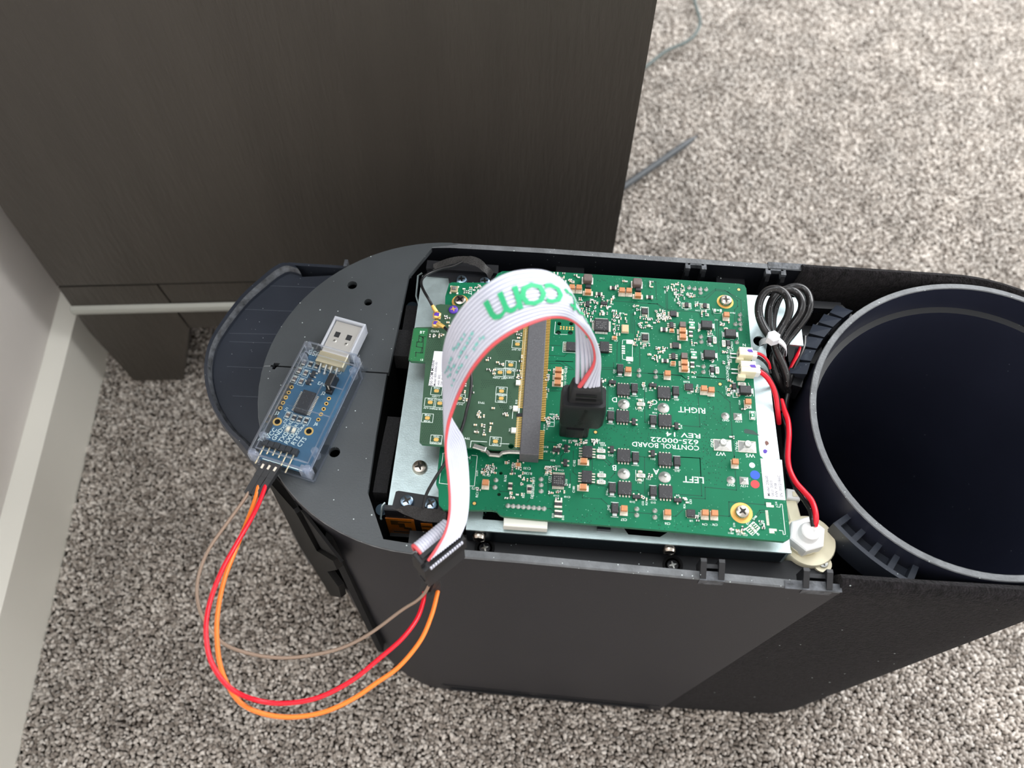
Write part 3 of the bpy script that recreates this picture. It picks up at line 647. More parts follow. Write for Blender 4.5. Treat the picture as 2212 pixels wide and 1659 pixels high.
put(cb, 'power_terminal', 'power_terminal', term, [('D', 1027, 1158), ('D', 1365, 1180)], .25)
put(cb, 'diode', 'diode', diode(2.6, 3.8, 1.7), [('C', 1410, 488), ('C', 1083, 868), ('C', 1425, 1440), ('D', 385, 400), ('D', 72, 800), ('D', 402, 1370), ('E', 1103, 588), ('E', 1668, 632), ('C', 1212, 220), ('E', 1140, 868)], 1.7)
put(cb, 'diode', 'small_diode', diode(1.7, 2.5, 1.2), [('B', 853, 1100), ('B', 888, 1510), ('B', 1108, 1150), ('D', 1190, 340)], 1.2)
put(cb, 'big_diode', 'big_diode', diode(3.6, 4.6, 2.2), [('B', 812, 890, PI/2), ('B', 1140, 1008, PI/2), ('B', 850, 1298, PI/2), ('D', 1345, 385, PI/2)], 2.2)
put(cb, 'transistor', 'transistor', sot, [('C', 1105, 410), ('C', 1660, 452), ('C', 1400, 955, PI/2), ('D', 393, 885, PI/2), ('C', 1098, 1340, -PI/2), ('C', 1662, 1395, -PI/2), ('E', 1435, 715, PI), ('F', 283, 762, PI), ('A', 990, 725), ('A', 765, 735, PI/2), ('D', 70, 325), ('E', 330, 72), ('E', 465, 45, PI/2), ('E', 455, 245, PI/2)], 1.1)
put(cb, 'memory_chip', 'memory_chip', ic(3.9, 5.0, 1.6, 'xX', 4, 1.3, .45, .5), [('A', 995, 1328), ('C', 760, 1372), ('E', 752, 440)], 1.6)
put(cb, 'small_chip', 'outlined_chip', ic(2.6, 2.7, 1.0, 'yY', 4, .9, .32, .35, outline=True), [('A', 1551, 835), ('A', 1555, 1195)], 1.0)
put(cb, 'small_chip', 'wide_chip', ic(2.8, 2.7, 1.1, 'xX', 7, .9, .2, .3), [('B', 350, 742), ('B', 382, 1180)], 1.1)
put(cb, 'small_chip', 'side_chip', ic(4.0, 4.4, 1.1, 'x', 8, 1.1, .25, .3, outline=True), [('A', 535, 1325)], 1.1)
put(cb, 'small_chip', 'six_leg_chip', ic(1.6, 2.9, 1.1, 'xX', 3, 1.0, .4, .4), [('B', 325, 900), ('B', 352, 1328)], 1.1)
put(cb, 'small_chip', 'framed_chip', ic(1.5, 2.3, 1.1, 'xX', 3, .9, .4, .4, outline=True), [('B', 535, 622), ('B', 787, 632)], 1.1)
put(cb, 'driver_chip', 'driver_chip', ic(5.0, 4.6, 1.2, 'yY', 9, 1.2, .3, .4, mark=True), [('E', 360, 488)], 1.2)
put(cb, 'small_chip', 'flat_chip', ic(3.2, 3.0, .9, 'xy', 5, .35, .2, .2), [('D', 567, 350), ('F', 465, 945)], .9)
put(cb, 'microcontroller', 'microcontroller', qfp, [('A', 955, 1025)], 1.5, label='square black chip with rows of pins on all four sides')
put(cb, 'crystal', 'crystal', crystal, [('A', 1280, 1075)], 1.3)
put(cb, 'inductor', 'inductor', inductor, [('A', 766, 372), ('A', 1450, 428)], 3.0)
put(cb, 'capacitor', 'capacitor', capb(2.4, 2.2, 2.2), [('A', 548, 498), ('A', 645, 503), ('A', 1238, 542), ('A', 1335, 546), ('C', 1325, 235), ('C', 1868, 285), ('E', 1268, 875), ('E', 1870, 930), ('F', 1080, 228), ('F', 665, 932), ('F', 795, 938), ('D', 775, 365), ('D', 877, 385), ('D', 1385, 548), ('B', 1085, 752), ('G', 1146, 925)], 2.2)
put(cb, 'capacitor', 'capacitor_wide', capb(2.4, 2.1, 2.2, 'x', 1.0), [('C', 362, 235), ('C', 356, 322), ('C', 350, 412), ('C', 710, 1495), ('E', 702, 575), ('A', 770, 562), ('A', 1460, 608), ('B', 480, 968), ('B', 486, 1052), ('B', 505, 1408), ('B', 510, 1492)], 2.2)
put(cb, 'grey_block', 'grey_block', lambda mb: mb.box((0, 0), 2.5, 2.6, 0, 2.2, 'inductor', ch=.1), [('B', 480, 893), ('B', 503, 1323)], 2.2)
put(cb, 'dark_block', 'dark_block', lambda mb: mb.box((0, 0), 2.3, 1.6, 0, 1.4, 'ic', ch=.1), [('A', 770, 495), ('A', 1460, 537)], 1.4)
put(cb, 'capacitor', 'capacitor_small', capb(1.5, 1.3, 1.2, 'x', .4), [('B', 330, 972), ('B', 350, 1420), ('A', 1135, 1200), ('D', 345, 30), ('A', 395, 860) if 0 else ('G', 1472, 748)], 1.2)
put(cb, 'resistor', 'resistor', resist(2.6, 1.6), [('A', 920, 602), ('A', 1115, 518), ('A', 1617, 645), ('B', 222, 960), ('B', 235, 1395), ('A', 1815, 1095)], .8)
put(cb, 'resistor', 'resistor_tall', resist(1.5, 2.5, 'y'), [('B', 590, 1025), ('B', 612, 1450), ('G', 1393, 965), ('G', 1583, 995), ('E', 335, 950), ('E', 382, 955), ('E', 335, 820), ('E', 382, 822)], .8)
put(cb, 'shunt_resistor', 'shunt_resistor', framed_res, [('C', 948, 1360), ('C', 948, 1443), ('E', 955, 422), ('E', 950, 515), ('C', 1497, 716), ('E', 1497, 425), ('B', 920, 1110, PI/2), ('B', 955, 1525, PI/2), ('B', 1045, 1155, PI/2), ('D', 1295, 312)], .7)
put(cb, 'fuse', 'fuse', fuse(2.4, 1.9, 1.0, 'y'), [('B', 605, 903), ('B', 632, 1313)], 1.0)
put(cb, 'fuse', 'fuse_small', fuse(1.9, 1.3, .9, 'x'), [('B', 963, 702), ('D', 1440, 745, PI/2)], .9)
put(cb, 'indicator_light', 'indicator_light', led, [('C', 1490, 665), ('C', 1480, 770), ('E', 1487, 372), ('E', 1480, 485), ('A', 1605, 1040), ('A', 1615, 1435), ('B', 1075, 950)], .6)
blobs = [('C', 1470, 252), ('C', 1470, 322), ('C', 1700, 268), ('C', 1700, 342), ('B', 730, 1065), ('B', 735, 1135), ('B', 765, 1475), ('B', 765, 1550), ('E', 1440, 885), ('E', 1440, 970), ('E', 1690, 910), ('E', 1690, 1000), ('E', 120, 475), ('E', 120, 555), ('E', 120, 640),
         ('B', 565, 388), ('B', 640, 402), ('B', 720, 408), ('B', 800, 412), ('B', 725, 458), ('B', 1268, 762), ('B', 1265, 825), ('B', 1275, 890), ('B', 1275, 957), ('B', 1205, 892), ('B', 1225, 1140), ('G', 1250, 905), ('G', 1240, 977), ('E', 160, 880)] + [('G', 1370 + 51 * i, 1160 + 4 * i) for i in range(7)]
put(cb, 'solder_joint', 'solder_joint', dome(1.0, 1.2), blobs, .3)
put(cb, 'fiducial', 'fiducial', lambda mb: (mb.lathe([(1.05, 0), (1.05, .02), (0, .02)], (0, 0, 0), 'trace_green', 16), mb.lathe([(.62, 0), (.62, .04), (0, .04)], (0, 0, 0), 'gold', 14)), [('B', 1250, 418), ('D', 992, 318), ('G', 1035, 1140), ('C', 870, 1107)], 0)
def pads9(mb):
    for i in range(5):
        for j in range(2): mb.lathe([(.42, 0), (.42, .06), (0, .06)], (-2.5 + i * 1.25, -.5 + j, 0), 'gold', 10)
put(cb, 'programming_pads', 'programming_pads', pads9, [('A', 473, 1078)], 0, label='two rows of tiny gold contact dots')
for px, py, r in ((1566.5, 652, 3.6), (1601.8, 1108, 4.2), (994, 652, 3.6)):
    p = at(px, py, ZB); mb = MB(); mb.lathe([(r, 0), (r, .06), (0, .06)], (p.x, p.y, ZB), 'gold_ring', 28); screw(mb, (p.x, p.y, ZB + .06), 2.75, 2.0, 'nickel_screw', ang=random.random()); part('pan_screw', mb, cb, 40)
# bare footprints
def flats(lst, mt, name, label=None, h=.06):
    mb = MB()
    for k, x, y, w_, d in lst:
        p = cr(k, x, y, ZB); o = CR[k][2]; mb.box((p.x, p.y), w_ / o / 5.15, d / o / 4.5, ZB, ZB + h, mt)
    part(name, mb, cb, label=label)
flats([('A', 1342, 1266, 95, 60), ('A', 1340, 1502, 95, 60), ('A', 1254, 1326, 46, 20), ('A', 1254, 1358, 46, 20), ('A', 1254, 1392, 46, 20), ('A', 1254, 1422, 46, 20)], 'res_white', 'empty_footprint')
mb = MB()
for i in range(2):
    for cx, cy in (('F', 1550), ('F', 1595)) if 0 else ((1550, 838), (1595, 1195)):
        pass
for cx, cy in ((1550, 835), (1592, 1195)):
    p = cr('F', cx, cy, ZB)
    for i, j in ((0, 0), (1, 0), (0, 1), (1, 1), (2, 1 if cx < 1570 else 0)): mb.box((p.x - .9 + i*.95, p.y + .5 - j*.95), .9, .9, ZB, ZB + .06, 'pad_metal')
for i in range(14): p = cr('F', 1505 + i * 1.6, 915 + i * 15, ZB); mb.box((p.x, p.y), 1.0, .3, ZB, ZB + .06, 'pad_metal')
p = cr('F', 1312, 1155, ZB); ca, sa = math.cos(.87), math.sin(.87)
for i in range(4):
    for s_ in (-1, 1):
        u_, v_ = -1.3 + i * .85, s_ * 1.6; mb.box((p.x + u_*ca + v_*sa, p.y - u_*sa + v_*ca), .38, 1.5, ZB, ZB + .06, 'pad_metal', -.87)
for i in range(3): u_ = -1.2 + i * 1.2; mb.box((p.x + u_*ca, p.y - u_*sa), 1.0, 1.0, ZB, ZB + .06, 'pad_metal', -.87)
part('empty_footprint', mb, cb, label='bare silver pads by the lower right corner')
# swarm of tiny parts
sm = MB(); rr_ = random.Random(11)
def swarm(k, x0, y0, x1, y1, n):
    for _ in range(n):
        p = cr(k, rr_.uniform(x0, x1), rr_.uniform(y0, y1), ZB); v = rr_.random() < .5; w_, d = (1.0, .52) if v else (.52, 1.0)
        mt = rr_.choice(['ic', 'ic', 'cap_brown', 'cap_tan', 'ic', 'res_white']); sm.box((p.x, p.y), w_, d, ZB, ZB + .5, mt)
        for s_ in (-1, 1): sm.box((p.x + (s_*.42 if v else 0), p.y + (0 if v else s_*.42)), .34 if v else .56, .56 if v else .34, ZB, ZB + .54, 'res_white')
for a in (('A', 300, 320, 460, 440, 12), ('A', 500, 340, 640, 450, 10), ('A', 640, 660, 860, 900, 22), ('A', 860, 640, 1120, 800, 18), ('A', 700, 830, 860, 1000, 14), ('A', 900, 800, 1050, 900, 8), ('A', 1080, 840, 1320, 1000, 22), ('A', 1110, 1010, 1200, 1200, 14), ('A', 1395, 770, 1480, 900, 7), ('A', 1460, 920, 1640, 970, 8), ('A', 1470, 1000, 1720, 1100, 12), ('A', 1395, 1130, 1480, 1330, 9), ('A', 1700, 840, 1860, 1000, 18), ('A', 1480, 1290, 1640, 1340, 6), ('A', 1690, 1340, 1880, 1420, 12), ('A', 1650, 1430, 1780, 1540, 8), ('A', 1150, 500, 1190, 570, 3), ('A', 1230, 430, 1300, 470, 3), ('A', 1600, 440, 1650, 540, 5),
          ('B', 220, 330, 500, 440, 20), ('B', 360, 460, 520, 560, 12), ('B', 520, 470, 640, 560, 10), ('B', 370, 590, 460, 640, 6), ('B', 640, 600, 700, 660, 4), ('B', 120, 700, 250, 860, 16), ('B', 250, 780, 310, 830, 4), ('B', 660, 950, 710, 990, 2), ('B', 820, 980, 900, 1040, 5), ('B', 1000, 850, 1170, 920, 8), ('B', 580, 1110, 660, 1180, 4), ('B', 730, 1370, 760, 1400, 1), ('B', 840, 1390, 920, 1450, 5), ('B', 1020, 1220, 1130, 1300, 6), ('B', 1020, 1400, 1130, 1460, 5), ('B', 730, 720, 860, 790, 8),
          ('C', 190, 250, 245, 420, 8), ('C', 180, 500, 240, 550, 2), ('C', 180, 900, 300, 1020, 12), ('C', 310, 870, 380, 960, 5), ('C', 955, 380, 1030, 440, 4), ('C', 950, 480, 990, 620, 4), ('C', 960, 800, 1000, 920, 4), ('C', 1515, 430, 1590, 490, 4), ('C', 1600, 690, 1650, 770, 3), ('C', 520, 1210, 760, 1290, 14), ('C', 820, 1210, 900, 1300, 8), ('C', 280, 1280, 400, 1330, 6), ('C', 170, 1570, 300, 1640, 6),
          ('E', 180, 310, 260, 400, 5), ('E', 300, 310, 350, 350, 2), ('E', 220, 650, 440, 700, 7), ('E', 320, 740, 400, 790, 4), ('E', 460, 560, 490, 600, 1), ('E', 1500, 690, 1590, 780, 4), ('E', 1600, 410, 1650, 460, 3), ('F', 350, 740, 440, 820, 4), ('F', 520, 970, 560, 1080, 4), ('F', 1080, 1110, 1130, 1210, 4), ('F', 940, 1160, 1060, 1200, 4), ('F', 1150, 1120, 1210, 1240, 6), ('F', 1400, 1060, 1480, 1160, 5),
          ('D', 600, 370, 670, 480, 6), ('D', 1100, 260, 1160, 480, 12), ('D', 1190, 460, 1420, 490, 6), ('D', 1290, 640, 1440, 680, 5), ('D', 1130, 1040, 1210, 1065, 2), ('D', 610, 150, 660, 200, 3), ('D', 530, 230, 580, 260, 1), ('D', 0, 560, 50, 610, 3),
          ('G', 1100, 750, 1250, 850, 22), ('G', 1340, 720, 1560, 850, 22), ('G', 1480, 860, 1530, 960, 6), ('G', 1330, 1040, 1520, 1110, 10), ('G', 1060, 980, 1110, 1040, 3), ('G', 1540, 900, 1610, 960, 3), ('G', 1740, 760, 1800, 860, 6), ('H', 790, 470, 960, 550, 14)):
    swarm(*a)
part('tiny_components', sm, cb, kind='stuff')
vb = MB()                                               # plated through-holes
def vias(k, x0, y0, x1, y1, n):
    for _ in range(n):
        p = cr(k, rr_.uniform(x0, x1), rr_.uniform(y0, y1), ZB); vb.add([(p.x + .2*math.cos(q), p.y + .2*math.sin(q), ZB + .012) for q in [i*PI/3 for i in range(6)]], [tuple(range(6))], 'via_green')
for a in (('A', 880, 380, 1150, 460, 14), ('C', 950, 1000, 1900, 1240, 60), ('D', 450, 500, 680, 760, 26), ('D', 720, 500, 1080, 960, 60), ('D', 0, 930, 620, 1000, 30), ('D', 700, 980, 850, 1560, 40), ('F', 600, 0, 950, 560, 50), ('F', 0, 1080, 900, 1180, 30), ('E', 500, 880, 1060, 1080, 26), ('B', 0, 280, 180, 640, 18), ('B', 1340, 760, 1390, 1150, 12), ('C', 150, 1280, 1700, 1320, 16), ('G', 1120, 1170, 1840, 1270, 20), ('H', 1280, 1180, 1660, 1350, 10) if 0 else ('C', 330, 520, 520, 860, 8)): vias(*a)
part('via_holes', vb, cb, kind='stuff')
# copper lines
tb = MB()
def line(k, pts, w_=.32, mt='trace_green', tgt=None, z=None):
    z = z or ZB + .01; P = [cr(k, x, y, z) for x, y in pts]; t_ = tgt or tb
    for a, b in zip(P, P[1:]):
        d_ = (b - a); 
        if d_.length < 1e-6: continue
        d_.normalize(); n_ = Vector((-d_.y, d_.x, 0)) * w_ / 2; a2, b2 = a - d_ * w_ * .4, b + d_ * w_ * .4
        t_.add([a2 - n_, b2 - n_, b2 + n_, a2 + n_], [(0, 1, 2, 3)], mt)
for k, pts in (('F', [(320, 175), (588, 190), (612, 710), (230, 685)]), ('F', [(1060, 160), (1090, 630), (658, 590), (660, 750), (460, 738)]), ('F', [(1482, 790), (1485, 832), (985, 792), (992, 992), (850, 980)]), ('F', [(205, 990), (255, 990), (350, 900)]), ('F', [(1310, 1060), (1410, 910), (1480, 905)]), ('F', [(1330, 1080), (1420, 940), (1480, 935)]),
               ('D', [(690, 500), (715, 908), (460, 888)]), ('D', [(935, 415), (970, 420), (1128, 565), (1160, 1020), (1190, 1330)]), ('D', [(0, 170), (220, 185)]), ('D', [(320, 190), (460, 202), (520, 250)]), ('D', [(650, 215), (1060, 250)]), ('D', [(450, 1325), (715, 1335), (730, 1600)]), ('D', [(1260, 600), (1260, 660), (1330, 720)]),
               ('C', [(1360, 280), (1800, 310)]), ('C', [(1040, 450), (1040, 790)]), ('C', [(1480, 490), (1545, 495), (1550, 970), (1640, 985)]), ('C', [(1040, 455), (910, 455)]), ('C', [(180, 130), (400, 130), (560, 230)]), ('C', [(330, 125), (560, 135)]), ('C', [(180, 160), (380, 160), (500, 240), (570, 245)]), ('C', [(240, 540), (400, 540)]), ('C', [(210, 1240), (330, 1250)]), ('C', [(940, 215), (1120, 220), (1120, 150)]), ('C', [(950, 240), (1140, 245)]),
               ('E', [(690, 680), (690, 735), (950, 750), (1080, 870)]), ('E', [(820, 540), (1040, 590), (1045, 480)]), ('E', [(1080, 460), (1135, 400), (1135, 200)]), ('E', [(1320, 935), (1660, 955)]), ('E', [(1470, 165), (1620, 180)]), ('E', [(1545, 175), (1550, 690)]), ('E', [(565, 90), (560, 380), (610, 425)]), ('E', [(825, 190), (825, 350)]), ('E', [(90, 215), (260, 225), (420, 360)]), ('E', [(520, 400), (525, 540)]), ('E', [(215, 480), (215, 640), (240, 720)]), ('E', [(960, 190), (1060, 290), (1085, 270), (990, 170)]), ('E', [(195, 880), (250, 885), (300, 930)]), ('E', [(350, 120), (290, 180)]), ('E', [(450, 110), (395, 160), (390, 240)]), ('E', [(1360, 640), (1450, 640), (1520, 700)]),
               ('A', [(1100, 700), (1720, 745), (1800, 815)]), ('A', [(1070, 720), (1070, 800)]), ('A', [(1360, 880), (1360, 1140)]), ('A', [(1385, 870), (1385, 1150)]), ('A', [(1410, 960), (1410, 1410)]), ('A', [(1165, 1540), (1170, 1280), (1210, 1240)]), ('A', [(1220, 1540), (1220, 1260)]), ('A', [(1480, 1340), (1480, 1600)]), ('A', [(210, 1450), (440, 1465), (480, 1430)]), ('A', [(320, 1530), (560, 1540)]), ('A', [(220, 1310), (390, 1320)]), ('A', [(860, 700), (1060, 590)]) if 0 else ('A', [(1700, 440), (1710, 690)]), ('A', [(1620, 430), (1705, 440)]),
               ('B', [(0, 610), (130, 612), (240, 690), (690, 730), (740, 790)]), ('B', [(245, 450), (250, 680)]), ('B', [(265, 450), (270, 690)]), ('B', [(650, 525), (780, 520), (930, 410), (1060, 430), (1280, 560), (1290, 860)]), ('B', [(790, 560), (930, 430), (1100, 450), (1230, 570), (1235, 650), (1190, 700), (1195, 860)]), ('B', [(870, 650), (880, 750), (970, 850), (975, 1280)]), ('B', [(930, 830), (955, 1200)]), ('B', [(640, 1140), (730, 1080)]), ('B', [(680, 1600), (770, 1560)]), ('B', [(320, 1590), (450, 1600), (520, 1650)]), ('B', [(640, 1620), (1060, 1650)]),
               ('G', [(1160, 960), (1210, 962)]), ('G', [(1265, 985), (1290, 1020), (1400, 1025)]), ('G', [(1590, 760), (1590, 900)]), ('G', [(1600, 1080), (1560, 1130)]), ('G', [(980, 760), (1010, 720)])):
    line(k, pts)
part('copper_lines', tb, cb, label='slightly darker printed circuit lines')
# ------------------------------------------------------------------ silkscreen lettering on the control board
def CT(k, x, y, s, hpx, deg=180, sq=1.0, z=ZB + .03):
    p = cr(k, x, y, z); return (s, (p.x, p.y, z), hpx / CR[k][2] / 4.55 / .70, deg, sq)
big = [CT('D', 605, 672, 'RIGHT', 74, 180, 1.05), CT('F', 500, 482, 'LEFT', 78, 180, 1.05), CT('D', 487, 1016, 'REV 14', 59, 180, 1.62), CT('D', 365, 1095, '625-00022', 60, 180, 1.5), CT('D', 240, 1168, 'CONTROL BOARD', 60, 180, 1.06),
       CT('C', 1132, 655, 'D', 66, 180), CT('C', 1688, 690, 'C', 66, 180), CT('E', 1132, 318, 'B', 68, 180), CT('E', 1705, 372, 'A', 70, 180), CT('D', 1000, 1275, 'W7', 46, 180, 1.1), CT('D', 1405, 1300, 'W5', 46, 180, 1.1), CT('D', 885, 1130, 'GND', 34, 90), CT('D', 1228, 1180, '12Vdc', 38, 90), CT('B', 1325, 1180, 'N', 40, 180), CT('H', 865, 520, 'RST', 30, -90)]
small = [('D', 1070, 815, 'GND', 26), ('D', 1250, 832, '+12V', 26), ('F', 1012, 558, 'GND', 28), ('F', 1200, 572, '+12V', 28), ('C', 175, 1308, 'R195', 26), ('C', 175, 1370, 'R99', 24), ('C', 282, 1495, 'R50', 24), ('C', 280, 1380, 'U11', 24), ('C', 470, 1378, 'UL3', 22), ('C', 1330, 640, 'Q9', 20), ('C', 1305, 270, '', 20), ('C', 1345, 150, 'J190', 22), ('E', 1262, 1035, 'C57', 28), ('F', 140, 1090, 'C56', 26), ('F', 655, 1100, 'C74', 24), ('F', 795, 1105, 'C76', 24), ('F', 467, 1052, 'U8', 22), ('F', 280, 702, 'D9', 22), ('F', 270, 365, 'D15', 22), ('E', 1378, 790, 'D10', 24), ('E', 1665, 800, 'D13', 22), ('E', 1600, 475, 'C51', 22), ('E', 1475, 525, 'DL1', 20), ('E', 950, 380, 'R40', 20), ('E', 950, 478, 'R42', 20), ('E', 480, 722, 'C118', 22), ('E', 350, 300, 'C115', 20), ('E', 395, 355, 'C114', 20), ('E', 330, 705, 'C119', 20), ('E', 190, 415, 'D2', 22), ('D', 530, 285, 'R200', 26), ('D', 630, 218, 'R20', 24), ('D', 880, 212, 'D4', 20), ('D', 570, 440, 'U26', 22), ('D', 390, 535, 'D12', 20), ('D', 105, 663, 'E3', 22), ('D', 40, 400, 'D19', 20), ('D', 90, 712, 'D38', 22), ('C', 1085, 778, 'D39', 24), ('C', 1490, 808, 'DL3', 20), ('C', 1100, 475, 'D20', 20), ('C', 1080, 1425, 'D12', 24), ('C', 1660, 1475, 'D11', 24), ('C', 400, 95, '', 10), ('C', 940, 1320, 'D74', 22), ('C', 900, 1215, 'D75', 22), ('C', 960, 1255, 'R203', 22), ('C', 975, 1285, 'R202', 22), ('C', 440, 1220, 'R45', 20), ('C', 530, 1222, 'R189', 20), ('C', 270, 860, 'R206', 20), ('B', 527, 692, 'U33', 20), ('B', 685, 705, 'C194', 20), ('B', 875, 1192, 'D7', 20), ('B', 915, 1617, 'R18', 20), ('B', 620, 1185, 'R32', 20), ('B', 595, 832, 'FU2', 20), ('B', 605, 1240, 'FU1', 20), ('B', 1165, 738, 'FB10', 22), ('B', 940, 835, 'GL7', 18), ('B', 690, 1470, 'FB4', 22), ('A', 1345, 1550, 'J190', 22), ('A', 1120, 660, 'C3', 22), ('A', 1060, 690, 'D177', 22), ('A', 660, 690, 'R181', 20), ('A', 640, 722, 'R170', 20), ('A', 985, 1195, '', 20), ('A', 1515, 1350, 'R23', 22), ('A', 1090, 745, 'D65', 20), ('A', 1230, 870, 'R107', 22), ('A', 1130, 830, 'R114', 22), ('A', 1150, 1250, 'C99', 20), ('A', 960, 1215, 'C183', 20), ('G', 1155, 855, 'C126', 22), ('G', 1570, 840, 'R138', 22), ('G', 1560, 790, 'C135', 20), ('G', 1440, 740, '', 18), ('G', 980, 682, 'H', 30), ('F', 1280, 1070, '', 10), ('G', 1045, 990, 'R172', 20)]
vert = [('A', 470, 430, '', 10), ('B', 235, 450, 'R89', 20), ('B', 370, 560, 'R83', 20), ('B', 655, 600, 'R12', 20), ('B', 685, 600, 'R86', 20), ('B', 1000, 880, 'R153', 20), ('B', 1110, 1420, 'SOLENOID', 30), ('B', 1140, 1340, 'REED SWITCH', 20), ('B', 1160, 1200, 'CAL PROX', 22), ('D', 1095, 160, 'SOLENOID', 30), ('C', 455, 350, 'C121 C130 C122', 24), ('C', 1005, 560, 'C71 R68 R70', 20), ('C', 1535, 500, 'R65', 20), ('C', 1568, 520, 'C161', 20), ('C', 150, 910, 'R198', 20), ('C', 165, 1060, 'R137 R191', 20), ('C', 205, 1040, 'R190', 20), ('E', 580, 260, 'C182', 26), ('E', 572, 620, 'C180', 26), ('E', 1052, 870, 'D42', 24), ('E', 1030, 670, 'D14', 22), ('E', 285, 980, 'D33', 22), ('E', 425, 1010, 'D30', 22), ('E', 515, 570, 'R46', 22), ('E', 470, 510, 'R153', 20), ('E', 250, 380, 'R186', 22), ('E', 1525, 810, 'C52', 22), ('E', 1575, 810, 'R37', 22), ('E', 15, 600, 'CONN LT 30', 26), ('C', 1128, 270, 'C40', 24), ('C', 200, 600, 'R100', 22), ('D', 460, 905, 'D40', 20), ('D', 1260, 570, 'C164', 20), ('D', 685, 380, 'C72 C70', 22), ('D', 1080, 400, 'R16 SCR2', 20), ('F', 460, 790, 'C53', 24), ('F', 375, 850, 'R36', 24), ('F', 580, 965, 'C52', 22), ('F', 1640, 815, 'J14', 24), ('G', 1225, 800, 'C166', 22), ('G', 1345, 890, 'R162', 20), ('G', 1060, 840, 'D24', 20), ('G', 1065, 1035, 'RC113', 20), ('G', 1625, 910, 'R173', 20), ('G', 1620, 990, 'C1', 20), ('G', 1525, 1060, 'R82', 20), ('G', 1610, 1065, 'D22', 20), ('G', 1790, 900, 'U22', 24), ('H', 1700, 1200, 'C121', 20), ('A', 280, 1360, 'R165', 20), ('A', 1440, 1240, 'C31', 18)]
items = big + [CT(k, x, y, s, h) for k, x, y, s, h in small if s] + [CT(k, x, y, s, h, 90) for k, x, y, s, h in vert if s]
items.append(CT('F', 1370, 1225, 'U40', 26, -42)); items.append(CT('F', 1345, 1010, 'D48', 24, 48)); items.append(CT('F', 1255, 1080, 'D71', 24, 48)); items.append(CT('F', 1440, 1080, 'C203', 22, 48)); items.append(CT('F', 1210, 1245, 'C29', 22)); items.append(CT('F', 1125, 1235, 'C82', 22)); items.append(CT('F', 1010, 1220, 'FB11', 22)); items.append(CT('F', 1060, 1110, 'D70', 20, 90))
mb = MB(); lettering(mb, items, 'silk')
for k, pts in (('F', [(1640, 858), (1690, 868), (1695, 822), (1720, 825), (1765, 1240), (1735, 1242), (1730, 1190), (1680, 1185)]), ('G', [(720, 640), (720, 650)]), ('G', [(685, 935), (725, 640), (750, 638)]), ('G', [(1010, 660), (1065, 665), (1035, 968), (780, 950), (685, 938)]),
               ('A', [(318, 990), (305, 1155), (345, 1160)]), ('A', [(385, 1162), (480, 1165)]), ('A', [(1290, 1240), (1245, 1240), (1240, 1300)]), ('A', [(1240, 1440), (1242, 1505), (1290, 1510)]), ('A', [(1380, 1300), (1378, 1470)]), ('C', [(1430, 650), (1530, 650), (1535, 690)]), ('C', [(1425, 760), (1425, 790), (1530, 790), (1530, 750)]), ('E', [(1425, 355), (1425, 500), (1525, 505), (1530, 470)]),
               ('F', [(1220, 1175), (1320, 1065), (1415, 1150), (1310, 1255), (1220, 1175)]), ('B', [(815, 1175), (825, 1045), (910, 1050), (905, 1080)]), ('B', [(845, 1590), (860, 1455), (940, 1460)]), ('G', [(1560, 1040), (1560, 955), (1612, 955), (1605, 1040), (1560, 1040)]), ('G', [(1745, 870), (1800, 870)]) if 0 else ('C', [(235, 910), (305, 912), (300, 1030), (230, 1025), (235, 910)]), ('C', [(232, 968), (302, 970)]),
               ('D', [(1170, 280), (1170, 500), (1240, 500)]), ('D', [(1380, 300), (1395, 340)]), ('D', [(1395, 690), (1475, 695), (1475, 810), (1400, 805), (1395, 690)]), ('B', [(890, 680), (910, 745), (1000, 745)])):
    line(k, pts, .2, 'silk', mb, ZB + .03)
rl = random.Random(5)                                    # tiny tick marks beside the small parts
part('printed_lettering', mb, cb, label='white silkscreen lettering and outlines, printed upside down')

# inked dots and smear, sticker
def disc(px, py, r, mt, z, par, name, ry=None, label=None):
    p = at(px, py, z); mb = MB(); mb.prism(circ(p.x, p.y, r, 20, ry=ry), z, z + .05, mt); return part(name, mb, par, label=label)
disc(1624.6, 1005, 1.15, 'dot_white', ZB, cb, 'ink_dot', label='small white dot'); disc(1631, 1026, 1.9, 'dot_blue', ZB, cb, 'ink_dot', label='blue marker dot'); disc(1631, 1046, 1.7, 'dot_red', ZB, cb, 'ink_dot', label='red marker dot')
p = at(1621, 934, ZB); mb = MB(); mb.prism([(p.x - 2.4, p.y - .5), (p.x + 3.6, p.y - 1.2), (p.x + 1.2, p.y + .9), (p.x - 1.8, p.y + 1.5), (p.x - 2.6, p.y + .8)], ZB, ZB + .04, 'smear'); part('ink_smear', mb, cb)
def sticker(par, q, z, lines, label, thick=.12):
    P = [at(x, y, z) for x, y in q]; mb = MB(); mb.rings([[(p_.x, p_.y, zz) for p_ in P] for zz in (z, z + thick)], 'sticker'); s = part('sticker', mb, par, label=label)
    its = []; 
    for (st, px, py, size) in lines: p_ = at(px, py, z); its.append((st, (p_.x, p_.y, z + thick + .02), size, 92, 1.0))
    m2 = MB(); lettering(m2, its, 'ink'); part('sticker_lettering', m2, s)
sticker(cb, ((1642.6, 990.6), (1688.8, 993.7), (1696.6, 1080.7), (1651, 1076.8)), ZB + .02, (('Model: 20600', 1658.5, 1050.0, 1.55), ('SKU: 0003', 1667.6, 1055.5, 1.55), ('HW: F08', 1676.6, 1059.0, 1.55), ('SN: 00021B6C', 1685.2, 1050.5, 1.55)), 'white label with model, SKU and serial lines')

